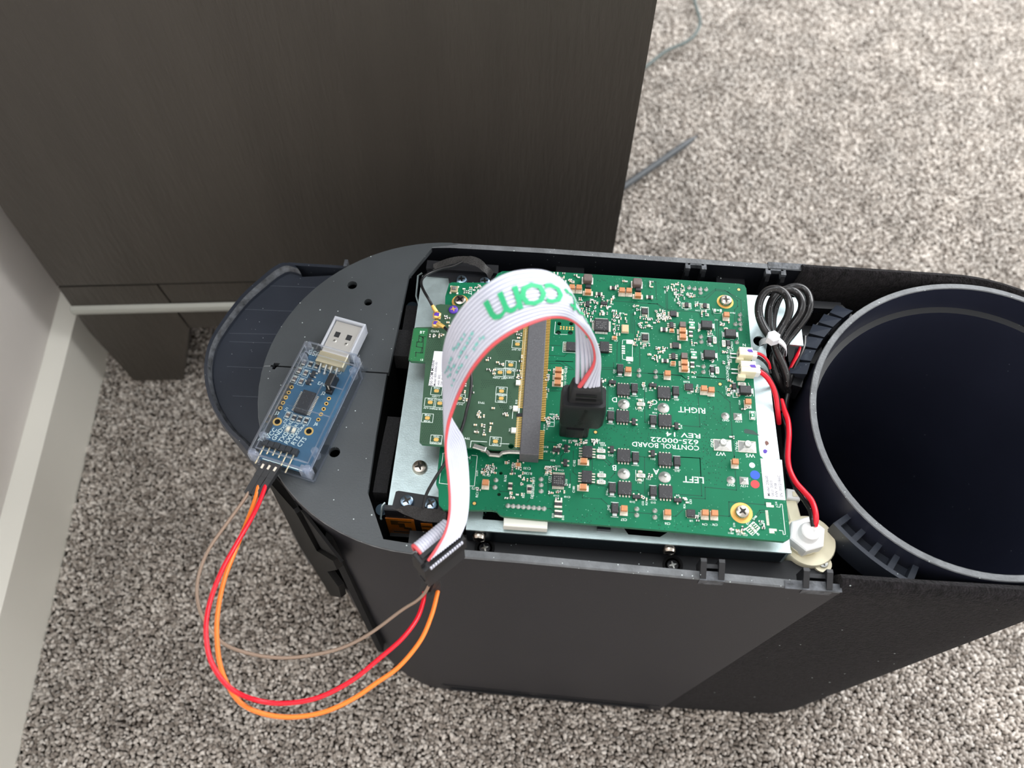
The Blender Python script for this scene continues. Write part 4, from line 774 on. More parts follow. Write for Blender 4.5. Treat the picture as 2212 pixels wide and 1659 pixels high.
# connectors standing at the right edge of the board
def jst(px, py, w_, d, name, lab, h=4.8):
    p = at(px, py, ZB + h); mb = MB(); x, y = p.x, p.y
    mb.box((x, y), w_, d, ZB, ZB + h, 'cream_nylon', ch=.25); mb.box((x - w_*.38, y - d*.62), w_*.5, d*.3, ZB, ZB + h*.55, 'cream_nylon'); mb.box((x - .3, y), w_*.92, .3, ZB + h, ZB + h + .15, 'cream_nylon')
    for i in range(2): mb.box((x - w_/2 - 1.4, y - .9 + i*1.9), 3.0, .55, ZB, ZB + .6, 'solder'); mb.box((x - w_/2 + .4, y - .9 + i*1.9), 1.0, .9, ZB + h*.5, ZB + h*.8, 'inductor')
    o = part('connector', mb, cb, label=lab)
    m2 = MB(); m2.box((x + w_/2 + .7, y - .2), 2.0, d*.72, ZB + .6, ZB + h*.82, 'white_nylon', ch=.3)
    for i in range(3): m2.box((x + w_/2 + 1.7, y - .2 + (i - 1)*d*.24), .8, d*.14, ZB + .8, ZB + h*.75, 'white_nylon')
    part('plug', m2, o, label='white plug')
    m3 = MB(); m3.prism([(x + w_*.05, y + .2), (x + w_*.15, y + .75), (x + w_*.42, y + .8), (x + w_*.5, y - .5), (x + w_*.2, y - .5)], ZB + h + .01, ZB + h + .17, 'purple_ink'); part('ink_mark', m3, o, label='purple pen mark')
jst(1612, 758, 5.6, 4.0, 'c', 'upper cream two-pin connector'); jst(1617, 791, 6.2, 5.4, 'c', 'lower larger cream two-pin connector', 5.2)

# ------------------------------------------------------------------ computer module in its slot
ZM = 262.0
md_ = thing('computer_module', 'dull green plug-in computer module with gold test pads and white label', 'circuit board', (-20, 180, ZM))
mo = [(942, 659), (952, 657), (1100, 668), (1134, 671), (1120, 968), (1082, 972), (1064, 971), (1052, 969), (1046, 962), (1036, 957), (1024, 959), (1019, 968), (912, 960), (906, 954), (919, 783), (888, 781), (882, 776), (893, 710), (899, 707), (937, 706)]
mo = [(at(x, y, ZM).x, at(x, y, ZM).y) for x, y in mo]; mo[3] = (1.0, 219.0); mo[4] = (-1.0, 151.6)
bt = [p for p in mo]
mb = MB(); h_ = at(1104, 964, ZM); mb.holed(mo, [circ(h_.x, h_.y, 1.1, 14)], ZM - 1.0, ZM, 'module_green', 'board_edge'); part('circuit_panel', mb, md_)
mb = MB(); q = [at(x, y, ZM) for x, y in ((898, 708.5), (925, 710), (915, 781), (887, 779.5), (884, 776), (894, 711))]; mb.prism([(p_.x, p_.y) for p_ in q], ZM, ZM + .03, 'antenna_green'); o = part('antenna_tab', mb, md_, label='brighter green antenna area marked BT')
m2 = MB(); line('H', [(395, 1085), (395, 1050), (440, 1055), (450, 1010), (400, 1000), (405, 960), (450, 962), (455, 915), (480, 915)], .35, 'module_hatch', m2, ZM + .05); line('H', [(440, 1055), (455, 1055), (462, 925), (440, 912), (425, 905), (420, 960)], .35, 'module_hatch', m2, ZM + .05); part('antenna_line', m2, o)
gp = MB()
TPS = [('H', 1278, 980, 'TP31', '1.0V_EXT'), ('H', 1220, 1160, 'TP16', 'UBOOTX'), ('H', 1127, 1225, 'TP24', 'WIT_CLRN'), ('H', 1205, 1222, 'TP3', 'UARTRX'), ('H', 1140, 1387, 'TP39', 'NTBSR'), ('H', 1137, 1450, 'TP40', 'USBD-'), ('H', 575, 1385, 'TP28', '1.125V'), ('H', 520, 1485, 'TP22', 'VSYS 4.2V'), ('H', 603, 1493, 'TP21', 'VSYSB PMU'), ('H', 775, 1450, 'TP19', '.3VCAM'), ('G', 568, 290, 'TP38', 'VUSB'), ('G', 655, 505, 'TP35', 'PCONN'), ('G', 1245, 523, 'TP30', 'GND')]
sk = MB(); its = []
for k, x, y, a, b in TPS:
    p_ = cr(k, x, y, ZM); comp(md_, 'test_pad', 'test_pad', lambda mb: mb.prism(rrect(-.95, -.72, .95, .72, .45, 3), 0, .06, 'gold'), p_.x, p_.y, ZM)
    for c_, ww, dd_ in (((p_.x, p_.y + 1.9), 4.4, .16), ((p_.x, p_.y - 1.9), 4.4, .16), ((p_.x + 2.2, p_.y), .16, 3.9), ((p_.x - 2.2, p_.y), .16, 3.9)): sk.box(c_, ww, dd_, ZM, ZM + .03, 'silk')
    its += [(a, (p_.x, p_.y + 1.35, ZM + .03), 1.15, 180), (b, (p_.x, p_.y - (1.35 if len(b) < 6 else 2.6), ZM + .03), 1.1, 180)]
def CM(k, x, y, s, size, deg=0): p_ = cr(k, x, y, ZM); return (s, (p_.x, p_.y, ZM + .05), size, deg)
its += [CM('H', 452, 878, 'BT', 1.9), CM('H', 562, 866, 'WFD', 1.6, 180), CM('H', 445, 1115, 'E1', 1.3, 180), CM('H', 965, 1487, 'TP15', 1.3, 180), CM('G', 965, 492, 'TP4', 1.3, 180), CM('H', 1700 / 1.3, 1230, 'R32 C21', 1.0, 90), CM('G', 1398, 185, 'Q5', 1.2, 90), CM('G', 1390, 408, 'M1', 1.2, 90), CM('G', 1455, 130, 'R10', 1.2, 90)]
lettering(sk, its, 'silk')
for k, pts in (('H', [(1352, 850), (1290, 1600)]), ('G', [(1490, 20), (1450, 585)]), ('G', [(1290, 545), (1380, 548)]), ('G', [(995, 580), (1003, 518), (1160, 528)]), ('G', [(1418, 225), (1412, 295)])): line(k, pts, .22, 'silk', sk, ZM + .03)
part('printed_lettering', sk, md_)
sticker(md_, ((938, 758.6), (984, 761), (975, 837), (925.6, 833)), ZM + .02, (('i350 SOM Module', 933.5, 807, 1.72), ('Model: 830-00065-00', 941.0, 808, 1.3), ('HW: E02', 948.5, 821, 1.3), ('SW: 6ba61c0', 955.5, 817, 1.3)), 'white label naming the module', .1)
q = [at(x, y, ZM) for x, y in ((1,1),)]
# gold finger row
x0 = -3.2; 
gf = MB()
for y in np.arange(153.2, 216, .75):
    if abs(y - 169.2) > 1.2: gf.box((x0 - 1.1, y), 2.4, .42, ZM, ZM + .05, 'gold')
part('gold_fingers', gf, md_, kind='stuff', label='dense row of gold edge contacts')
hb = MB()                                                # cross-hatched copper fields
def hatch(k, poly, z):
    P = [cr(k, x, y, z) for x, y in poly]; xs = [p_.x for p_ in P]; ys = [p_.y for p_ in P]
    for i, x in enumerate(np.arange(min(xs), max(xs), .85)):
        for j, y in enumerate(np.arange(min(ys), max(ys), .85)):
            xx = x + (j % 2) * .42; ins = False
            for a in range(len(P)):
                p1, p2 = P[a], P[a - 1]
                if (p1.y > y) != (p2.y > y) and xx < (p2.x - p1.x) * (y - p1.y) / (p2.y - p1.y) + p1.x: ins = not ins
            if ins: hb.add([(xx - .26, y, z), (xx, y - .26, z), (xx + .26, y, z), (xx, y + .26, z)], [(0, 1, 2, 3)], 'module_hatch')
hatch('H', [(505, 890), (620, 900), (610, 1030), (540, 1035), (520, 1130), (480, 1130)], ZM + .015); hatch('G', [(560, 200), (720, 220), (740, 560), (500, 540), (520, 350), (620, 340), (625, 250)], ZM + .015)
hatch('H', [(960, 1290), (1180, 1300), (1240, 1460), (1180, 1580), (1100, 1500), (1080, 1330), (960, 1380)], ZM + .015); hatch('G', [(1270, 130), (1370, 150), (1380, 250), (1300, 220)], ZM + .015); hatch('H', [(1080, 1000), (1200, 960), (1220, 1100), (1120, 1120)], ZM + .015)
part('copper_hatching', hb, md_, kind='stuff')
ms = MB()
def swarm2(k, x0, y0, x1, y1, n):
    for _ in range(n):
        p_ = cr(k, rr_.uniform(x0, x1), rr_.uniform(y0, y1), ZM); v = rr_.random() < .5; w_, d = (1.1, .6) if v else (.6, 1.1); mt = rr_.choice(['cap_tan', 'ic', 'cap_tan', 'inductor'])
        ms.box((p_.x, p_.y), w_, d, ZM, ZM + .5, mt)
        for s_ in (-1, 1): ms.box((p_.x + (s_*.48 if v else 0), p_.y + (0 if v else s_*.48)), .36 if v else .64, .64 if v else .36, ZM, ZM + .55, 'res_white')
for a in (('G', 1050, 180, 1230, 290, 7), ('G', 1300, 240, 1370, 270, 3), ('G', 1040, 340, 1210, 480, 12), ('H', 1200, 870, 1330, 930, 4), ('H', 1100, 1110, 1180, 1160, 3), ('H', 1020, 1170, 1100, 1250, 4), ('H', 800, 1330, 900, 1480, 6), ('H', 1270, 1200, 1310, 1280, 5), ('H', 1300, 1060, 1320, 1190, 2), ('H', 650, 730, 700, 830, 5), ('H', 500, 895, 640, 915, 8), ('H', 990, 1090, 1040, 1130, 2)): swarm2(*a)
part('tiny_components', ms, md_, kind='stuff')
put(md_, 'button_switch', 'module_switch', lambda mb: (mb.box((0, 0), 1.9, 2.2, 0, .9, 'res_white', ch=.1)), [('G', 1443, 190), ('G', 1427, 408), ('H', 1285, 1310), ('H', 1262, 1535)], .9, ZM)
# coax sockets, stubs and leads
def uf(k, x, y, nm):
    p_ = cr(k, x, y, ZM + 1.4); mb = MB(); mb.lathe([(1.7, 0), (1.7, 1.2), (1.3, 1.5), (0, 1.5)], (p_.x, p_.y, ZM), 'gold', 16); mb.box((p_.x, p_.y), 3.4, 3.2, ZM, ZM + .35, 'usb_gold'); o = part('coax_socket', mb, md_, 40)
    m2 = MB(); m2.prism([(p_.x - 1.2, p_.y - .7), (p_.x + .9, p_.y - 1.0), (p_.x + 1.1, p_.y + .7), (p_.x - .8, p_.y + .9)], ZM + 1.5, ZM + 1.56, 'purple_ink'); part('ink_mark', m2, o, label='purple pen mark'); return p_
u1 = uf('H', 577, 720, 0); u2 = uf('H', 570, 795, 0)
p_ = cr('H', 722, 682, ZM); mb = MB(); screw(mb, (p_.x, p_.y, ZM), 2.0, .8, 'purple_ink', 'gold'); part('marked_screw', mb, md_, 40, label='small screw head inked purple')
def coax(name, pts, lab, tip):
    root = thing(name, lab, 'cable', tuple(pts[0])); mb = MB(); mb.tube(spline(pts, 7), .62, 'coax', 8); part('lead', mb, root, 60); m2 = MB(); m2.tube(tip, [.95, .95, .8], 'gold', 8); part('crimp', m2, root, 60)
coax('antenna_cable', [cr('H', 547, 660, 264), cr('H', 505, 585, 266), cr('H', 462, 510, 265), cr('H', 442, 450, 263), cr('H', 460, 400, 261), cr('H', 520, 360, 259), cr('H', 620, 322, 258), cr('H', 720, 300, 258), cr('H', 800, 262, 259)], 'thin black coaxial lead curving up from the gold socket to the rear bracket', [cr('H', 575, 700, 263.6), cr('H', 558, 676, 264), cr('H', 540, 645, 264.4)])
coax('antenna_cable', [cr('H', 640, 830, 264), cr('H', 690, 880, 266), cr('H', 780, 990, 268), cr('H', 850, 1120, 268), cr('H', 878, 1270, 267), cr('H', 865, 1430, 266), cr('H', 835, 1560, 265), at(1004, 905, 264), at(994, 936, 263.5), at(978, 972, 262), at(961, 1001, 260), at(939, 1035, 258), at(921, 1068, 256), at(914, 1097, 254)], 'thin black coaxial lead crossing the module and passing under the ribbon to the front bracket', [cr('H', 585, 800, 263.6), cr('H', 610, 815, 264), cr('H', 645, 833, 264)])
# slot connector on the control board
mb = MB(); xs0, xs1 = -3.4, 4.0
mb.box(((xs0 + xs1)/2, 185), xs1 - xs0, 70.6, ZB, ZM + .9, 'connector_grey', ch=.3); o = part('slot_connector', mb, cb, label='long dark grey edge connector bar')
mb = MB()
for y in np.arange(151.5, 219, .8):
    if abs(y - 166) > 2.2: mb.box((4.9, y), 1.8, .4, ZB, ZB + .5, 'gold')
part('contact_row', mb, o, kind='stuff', label='row of fine gold legs')
mb = MB(); P = [at(x, y, ZM - .5) for x, y in ((1127, 977), (1100, 976), (1085, 978), (1078, 984), (1058, 982), (1052, 975), (1040, 972))]; mb.tube(P, .8, 'steel', 6); mb.box((at(1036, 967, ZM).x, at(1036, 967, ZM).y), 5.2, 2.0, ZM - .6, ZM + .5, 'steel', -.25, .3); mb.box((at(1071, 985, ZB).x, at(1071, 985, ZB).y), 5.5, 1.4, ZB, ZB + 3.5, 'steel'); part('latch', mb, o, label='silver spring latch')
mb = MB(); p_ = at(1128, 897, ZM); mb.box((p_.x - .4, p_.y), 3.6, 1.5, ZM - .3, ZM + .3, 'plug_black', .1); part('key_tab', mb, o)
# reset push button
p_ = cr('H', 728, 492, ZB + 1.6); mb = MB(); mb.box((p_.x, p_.y), 3.2, 3.0, ZB, ZB + 1.3, 'usb_gold', ch=.15); mb.box((p_.x, p_.y), 1.6, 1.5, ZB + 1.3, ZB + 1.9, 'ic_mark', ch=.2)
for sx in (-1, 1):
    for sy in (-1, 1): mb.box((p_.x + sx*1.5, p_.y + sy*1.7), .8, .9, ZB, ZB + .4, 'res_white')
part('reset_button', mb, cb)
# white strip connector peeping out under the board, with coloured leads
mb = MB(); a, b = at(1088, 1128, 252), at(1182, 1140, 252); mb.box(((a.x + b.x)/2, a.y + .2), b.x - a.x, 5, 250.5, 254.2, 'res_white', ch=.2); part('strip_socket', mb, cb)
# ------------------------------------------------------------------ antenna brackets at both corners of the tray
br = thing('antenna_bracket', 'black front bracket with amber antenna film and two bluish screws', 'bracket', (-42, 130, 250))
q = [at(x, y, 250.6) for x, y in ((855, 1062), (861, 1060), (955, 1075), (961, 1080), (958, 1112), (829.5, 1099), (831, 1095), (847, 1093))]
mb = MB(); mb.rings([[(p.x, p.y, z) for p in q] for z in (ZP + .05, 250.6)], 'bracket_plastic'); part('mounting_plate', mb, br)
yf = q[5].y - .4; x0_, x1_ = q[5].x, q[4].x + 1
mb = MB(); mb.rings([[(x0_, yf, z), (x1_, yf, z), (x1_, yf + 2.2, z), (x0_, yf + 2.2, z)] for z in (225, 250.3)], 'bracket_plastic'); mb.box(((x0_ + x1_)/2, yf - .8), x1_ - x0_, 1.8, 225, 227, 'bracket_plastic'); part('antenna_holder', mb, br)
def vfilm(px0, py0, px1, py1, nm, lab, shapes):
    def vp(px, py):
        v = RM @ np.array([px - 1106, py - 829.5, F]); t = (yf - .05) / v[1]; return (v[0]*t, v[2]*t + H)
    a = vp(px0, py0); b = vp(px1, py1); mb = MB(); mb.rings([[(a[0], y, b[1]), (b[0], y, b[1]), (b[0], y, a[1]), (a[0], y, a[1])] for y in (yf - .02, yf - .3)], 'film'); o = part('antenna_film', mb, br, label=lab)
    m2 = MB()
    for u0, v0, u1, v1 in shapes:
        X0, X1 = a[0] + (b[0]-a[0])*u0, a[0] + (b[0]-a[0])*u1; Z0, Z1 = a[1] + (b[1]-a[1])*v0, a[1] + (b[1]-a[1])*v1
        m2.rings([[(X0, y, Z1), (X1, y, Z1), (X1, y, Z0), (X0, y, Z0)] for y in (yf - .31, yf - .36)], 'film_dark')
    part('antenna_trace', m2, o)
vfilm(832, 1118, 903, 1163, 0, 'amber film with a dark stepped antenna pattern', ((.16, .08, .42, .3), (.42, .1, .9, .16), (.42, .2, .64, .42), (.58, .4, .86, .5), (.18, .62, .84, .68), (.74, .5, .84, .9)))
vfilm(909, 1130, 940, 1168, 0, 'second amber film half hidden by the ribbon plug', ((.05, .1, .9, .18), (.05, .3, .5, .38)))
for px, py in ((878.7, 1082), (930.7, 1088)):
    p = at(px, py, 252); mb = MB(); screw(mb, (p.x, p.y, 250.6), 2.75, 2.0, 'blue_screw', ang=.6); part('pan_screw', mb, br, 40, label='bluish zinc cross-head screw')
mb = MB(); S1 = [(430, 305), (520, 330), (560, 300), (680, 262), (760, 290), (860, 312), (1000, 318), (1120, 335), (1225, 375)]; S2 = [(560, 372), (600, 400), (700, 440), (790, 480), (900, 505), (1000, 515), (1080, 520), (1180, 500), (1215, 470)]
A = [cr('I', x, y, 253.5) for x, y in S1]; B = [cr('I', x, y, 251.5) for x, y in S2]
mb.rings([A, B, [p + Vector((0, .4, -1.1)) for p in B], [p + Vector((0, .4, -1.1)) for p in A], A], 'felt', (False, False), False); part('felt_tape', mb, br, 60)

br2 = thing('antenna_bracket', 'black rear bracket under the felt tape loop, held by two bluish screws', 'bracket', (-35, 245, 250))
q = [at(x, y, ZP + 1.2) for x, y in ((970, 609), (1072, 609), (1073, 598), (968, 598))]
mb = MB(); mb.rings([[(p.x, p.y, z) for p in q] for z in (ZP + .02, ZP + 1.2)], 'bracket_plastic'); part('mounting_plate', mb, br2)
a, b = at(923, 562, 252), at(1077, 573, 252); mb = MB(); mb.rings([[(a.x, a.y, z), (b.x, b.y, z), (b.x, b.y - 4.5, z), (a.x, a.y - 4.5, z)] for z in (236, 252)], 'bracket_plastic'); mb.rings([[(a.x + .5, a.y - 4.5, z), (b.x - .5, b.y - 4.5, z), (b.x - .5, b.y - 7.5, z), (a.x + .5, a.y - 7.0, z)] for z in (236, 250)], 'inner_plastic'); part('antenna_holder', mb, br2)
for px, py in ((997, 602), (1047, 606)):
    p = at(px, py, 252); mb = MB(); screw(mb, (p.x, p.y, ZP + 1.2), 2.5, 1.8, 'blue_screw', ang=.2); part('pan_screw', mb, br2, 40, label='bluish zinc cross-head screw')
mb = MB(); P = spline([cr('H', x, y, z) for x, y, z in ((545, 310, 252), (600, 290, 254), (680, 262, 256), (760, 246, 258), (850, 246, 259), (930, 268, 258), (985, 310, 256), (1025, 350, 253), (1055, 385, 251.5))], 6)
rs_ = []
for i, p in enumerate(P):
    t = (P[min(i+1, len(P)-1)] - P[max(i-1, 0)]).normalized(); s_ = Vector((-t.y, t.x, 0)).normalized() * 1.2 + Vector((0, 0, .9)); k = 1.0 if i < len(P)*.5 else 1.25
    rs_.append([p + s_*k, p - s_*k, p - s_*k + Vector((0, .35, -.5)), p + s_*k + Vector((0, .35, -.5))])
mb.rings(rs_, 'felt'); part('felt_tape', mb, br2, 60)

# ------------------------------------------------------------------ programming plug, ribbon and its socket connector
plug = thing('ribbon_cable', 'grey ribbon cable with one red edge and green print arching up from a black plug', 'ribbon cable', tuple(at(1250, 940, ZB)))
bx, byy = at(1250, 949, ZB).x, at(1250, 949, ZB).y
mb = MB(); Z = ZB + .6
mb.rings([[(x, y, z) for x, y in rrect(bx - w_/2 + sx, byy + y0, bx + w_/2 + sx, byy + y0 + d, 1.2, 3)] for w_, d, y0, sx, z in ((15.2, 9.4, .1, -.1, 265.5), (16.9, 9.8, 0, 0, 268), (17.2, 9.8, 0, 0, 277), (16.6, 9.6, .1, 0, 281), (15.8, 9.0, .4, 0, 282))], 'plug_black')
mb.rings([[(x, y, z) for x, y in rrect(bx - w_/2 + .4, byy + y0, bx + w_/2 + .4, byy + y0 + d, 1.0, 3)] for w_, d, y0, z in ((13.4, 7.6, 1.6, 281.8), (12.4, 7.0, 2.2, 284), (11.0, 6.0, 3.0, 288.5), (10.2, 4.6, 3.8, 289.5))], 'plug_black')
o_plug = part('plug_body', mb, plug, 50, label='black moulded plug standing on the board')
mb = MB()
mb.rings([[(x, y, z) for x, y in rrect(bx - 7.8, byy + .6, bx + 3.6, byy + 8, .8, 3)] for z in (ZB + .3, 265.6)], 'plug_black'); mb.rings([[(x, y, z) for x, y in rrect(bx - 5.4, byy - .2, bx + 1.4, byy + 1.5, .3, 3)] for z in (ZB + 1.5, 264)], 'plug_black'); part('plug_nose', mb, o_plug, 50)
def frontletter(st, cx, cz, size, y, deg, mt, mb):
    (vs, fs), = text_mesh([(st, size)]); a = math.radians(deg); mb.add([(cx + x*math.cos(a) - z*math.sin(a), y, cz + x*math.sin(a) + z*math.cos(a)) for x, z, _ in vs], fs, mt)
mb = MB(); frontletter('Tag-Connect', bx - .3, 273.2, 2.6, byy - .06, 80, 'plug_emboss', mb); part('raised_lettering', mb, o_plug)
mb = MB()
for zz in (283.6, 286.2):
    yy = byy + 2.0 if zz < 285 else byy + 2.35; mb.box((bx + .4, yy), 7.6, .5, zz, zz + .9, 'plug_emboss')
part('grip_slots', mb, o_plug)
ST_ = [((1241, 840), (1294, 841), (1240, 837), 288, 288, 287), ((1260, 816), (1294, 815), (1241, 812), 294, 293, 292), ((1277, 791), (1294, 790), (1242, 785), 300, 299, 298), ((1282, 768), (1291, 762), (1243, 755), 306, 306, 303), ((1276, 739), (1282, 731), (1244, 725), 316, 316, 310), ((1260, 716), (1268, 700), (1243, 690), 325, 326, 317),
 ((1238, 696), (1248, 672), (1232, 640), 333, 333, 327), ((1210, 688), (1224, 650), (1213, 607), 340, 342, 338), ((1178, 691), (1178, 642), (1170, 584), 344, 348, 349), ((1136, 706), (1125, 650), (1105, 587), 346, 352, 356), ((1098, 726), (1078, 670), (1052, 613), 346, 352, 356), ((1061, 754), (1036, 702), (1005, 655), 342, 347, 350),
 ((1031, 788), (1004, 742), (975, 700), 335, 339, 340), ((1011, 818), (983, 782), (961, 745), 328, 329, 328), ((996, 848), (970, 815), (958, 787), 320, 319, 315), ((983, 878), (963, 852), (960, 828), 313, 310, 306), ((971, 912), (960, 889), (964, 868), 307, 303, 299), ((965, 944), (962, 925), (975, 902), 302, 298, 294), ((963, 970), (968, 953), (988, 925), 298, 295, 291),
 ((964, 1000), (979, 975), (1001, 948), 295, 293, 289), ((967, 1030), (987, 1012), (1009, 990), 292, 290, 287), ((970, 1075), (992, 1062), (1013, 1045), 289, 287, 284), ((968, 1115), (993, 1103), (1012, 1090), 286, 284, 281), ((959, 1152), (985, 1138), (1008, 1122), 284, 282, 280), ((940, 1187), (972, 1163), (1002, 1140), 282, 280.5, 280), ((922, 1213), (958, 1186), (993, 1159), 280, 279.5, 279)]
Rc = spline([at(*s_[0], s_[3]) for s_ in ST_], 6); Mc = spline([at(*s_[1], s_[4]) for s_ in ST_], 6); Wc = spline([at(*s_[2], s_[5]) for s_ in ST_], 6); NS = len(Rc)
def rib(i, t):
    i = max(0, min(NS - 1.001, i)); k = int(i); f = i - k
    r, m_, w_ = (Q[k].lerp(Q[k+1], f) for Q in (Rc, Mc, Wc))
    return r * (2*(t-.5)*(t-1)) + m_ * (4*t*(1-t)) + w_ * (2*t*(t-.5))
NW = 14
for c_ in range(NW):
    mb = MB(); t_c = (c_ + .5)/NW; mb.tube([rib(i, t_c) for i in range(NS)], [min(.86, max(.42, .51 * (rib(i, t_c + .5/NW) - rib(i, t_c - .5/NW)).length)) for i in range(NS)], 'ribbon_red' if c_ == 0 else 'ribbon_grey', 8); part('conductor', mb, plug, 70, label='red edge conductor' if c_ == 0 else None)
def ribn(i, t):
    a = rib(i + .3, t) - rib(i - .3, t); b = rib(i, min(1, t + .03)) - rib(i, max(0, t - .03)); n_ = a.cross(b); n_.normalize(); return n_
def on_rib(vs, fs, s0, t0, mt, mb, su, tv):
    "x runs along the ribbon, y across it towards the red edge"
    out = []
    for x, y, *_ in vs:
        i = s0 + x * su; t = t0 - y * tv; p = rib(i, t); n_ = ribn(i, t); 
        if n_.dot(Vector((0, 0, H)) - p) < 0: n_ = -n_
        out.append(p + n_ * .82)
    mb.add(out, fs, mt)
def dense(vs, fs):
    me = bpy.data.meshes.new('t'); me.from_pydata(vs, [], fs); import bmesh; bm = bmesh.new(); bm.from_mesh(me); bmesh.ops.triangulate(bm, faces=bm.faces[:])
    bmesh.ops.subdivide_edges(bm, edges=[e for e in bm.edges if e.calc_length() > 1.0], cuts=3, use_grid_fill=True); bmesh.ops.triangulate(bm, faces=bm.faces[:])
    r = ([tuple(v.co) for v in bm.verts], [tuple(v.index for v in f.verts) for f in bm.faces]); bm.free(); bpy.data.meshes.remove(me); return r
mb = MB()
LU = {'m': (58.3, 13.5), 'o': (51.2, 13.5), 'c': (46.0, 13), '.': (42.3, 13), 't': (39.5, 12), 'c ': (35.5, 12), 'e': (31.5, 12), 'n': (26.5, 12)}
for ch, (i0, sz) in LU.items():
    (vs, fs), = text_mesh([(ch.strip(), sz)]); vs, fs = dense(vs, fs); on_rib(vs, fs, i0, .50, 'ribbon_ink', mb, .93, .063)
o_print = part('printed_lettering', mb, plug, label='large green printed lettering')
mb = MB(); rq = random.Random(4)
mat('ribbon_ink_pale', (120, 196, 190), .5)
for row, tt in enumerate((.30, .48, .64)):
    i = 66 + row * 2
    while i < 84:
        w1 = rq.uniform(.5, 1.2); vs = [(0, 0), (w1, 0), (w1, .9), (0, .9)]
        if rq.random() < .75: on_rib(vs, [(0, 1, 2, 3)], i, tt + rq.uniform(-.03, .03), 'ribbon_ink_pale', mb, 1, .06)
        i += w1 + rq.uniform(.3, .8)
part('faded_print', mb, plug, label='small faded blue-green print', kind='stuff')
# insulation displacement connector
A = at(921, 1215, 280); B = at(993, 1159, 279); e = (B - A); e.z = 0; LC = e.length; e.normalize(); f_ = Vector((-e.y, e.x, 0))
def cp_(u_, v_, z): p = A + e*u_ + f_*v_; return (p.x, p.y, z)
def cbox(mb, u0, u1, v0, v1, z0, z1, mt, ch=0):
    mb.rings([[cp_(u0, v0, z0), cp_(u1, v0, z0), cp_(u1, v1, z0), cp_(u0, v1, z0)], [cp_(u0, v0, z1-ch), cp_(u1, v0, z1-ch), cp_(u1, v1, z1-ch), cp_(u0, v1, z1-ch)]] + ([[cp_(u0+ch, v0+ch, z1), cp_(u1-ch, v0+ch, z1), cp_(u1-ch, v1-ch, z1), cp_(u0+ch, v1-ch, z1)]] if ch else []), mt)
mb = MB(); cbox(mb, -2.2, LC + 1.5, -1.5, 5.6, 268.5, 277.5, 'plug_black', .3); cbox(mb, -1.0, LC + 1.0, 1.2, 4.4, 277, 279.9, 'plug_black', .8); cbox(mb, -2.2, -.6, .2, 5.0, 277, 281.5, 'plug_black', .4); cbox(mb, LC + .4, LC + 1.6, .2, 5.0, 277, 278.4, 'plug_black', .4)
o_idc = part('socket_connector', mb, plug, label='black box connector crimped on the ribbon end')
mb = MB(); cbox(mb, -1.6, LC + .6, -1.2, 4.6, 259, 268.2, 'dupont', .2); cbox(mb, -2.0, -1.5, .6, 3.4, 261.5, 262.2, 'plug_black'); part('pin_header', mb, o_idc)
for c_ in range(NW):
    u_ = (c_ + .5) * LC / NW; mb = MB(); mb.tube(spline([cp_(u_, 3.9, 279.6), cp_(u_, 5.2, 280.6), cp_(u_, 7.0, 280.2), cp_(u_, 8.2, 278.4), cp_(u_, 7.8, 275.5)], 4), .64, 'ribbon_red' if c_ == 0 else 'ribbon_grey', 8); part('wrapped_conductor', mb, o_idc, 70)
mb = MB()
for c_ in range(NW): u_ = (c_ + .5) * LC / NW; cbox(mb, u_ - .38, u_ + .38, -2.0, -1.3, 276.2, 277.8, 'ribbon_grey', .2)
part('crimp_teeth', mb, o_idc, kind='stuff')
# jumper leads
def dup(mb, c, tip, w_=2.5, ln=14):
    "crimp housing from c towards tip"
    d_ = (tip - c).normalized(); a_ = d_.cross(Vector((0, 0, 1))).normalized(); b_ = a_.cross(d_)
    def r_(s_, k=1): p = c + d_ * s_; return [p + a_*x*w_/2*k + b_*y*w_/2*k for x, y in ((-1, -1), (1, -1), (1, 1), (-1, 1))]
    mb.rings([r_(0), r_(ln*.45), r_(ln*.46, .94), r_(ln)], 'dupont'); p = c + b_*(w_/2 + .02) + d_*ln*.16
    mb.rings([[p + a_*x*.42 + d_*y*.9 + b_*z for x, y in ((-1, -1), (1, -1), (1, 1), (-1, 1))] for z in (0, .25)], 'pad_metal')
def jumper(lab, col, pts, r, h0, h1):
    root = thing('jumper_wire', lab, 'wire', tuple(pts[0])); P = [at(*p) for p in pts]; mb = MB(); mb.tube(spline(P, 8), r, col, 10); part('lead', mb, root, 70)
    for a, b in (h0, h1): mb = MB(); dup(mb, at(*a), at(*b)); part('crimp_housing', mb, root)
jumper('thin brown wire looping behind the red and orange ones, from USB adapter to ribbon connector', 'wire_brown', [(548, 1043, 257), (528, 1078, 258), (492, 1128, 260), (452, 1185, 262), (430, 1240, 262), (426, 1290, 262), (440, 1338, 262), (480, 1388, 260), (540, 1412, 258), (610, 1421, 256), (680, 1414, 254), (742, 1398, 252), (800, 1368, 250), (868, 1318, 248), (900, 1298, 248), (918, 1280, 250), (928, 1262, 254)], .62, ((576, 998, 259), (549, 1044, 257.5)), ((944, 1244, 258), (934, 1270, 248)))
jumper('red wire making the outer left loop from USB adapter to ribbon connector', 'wire_red', [(575, 1046, 258), (560, 1085, 262), (540, 1125, 267), (508, 1180, 272), (478, 1235, 275), (455, 1295, 276), (445, 1350, 278), (450, 1410, 278), (470, 1455, 277), (505, 1492, 274), (560, 1514, 265), (620, 1519, 262), (690, 1506, 260), (760, 1470, 258), (820, 1422, 256), (868, 1380, 254), (900, 1338, 251), (914, 1300, 248), (917, 1278, 247)], .82, ((603, 1005, 259), (577, 1046, 258)), ((924, 1232, 259), (916, 1276, 246)))
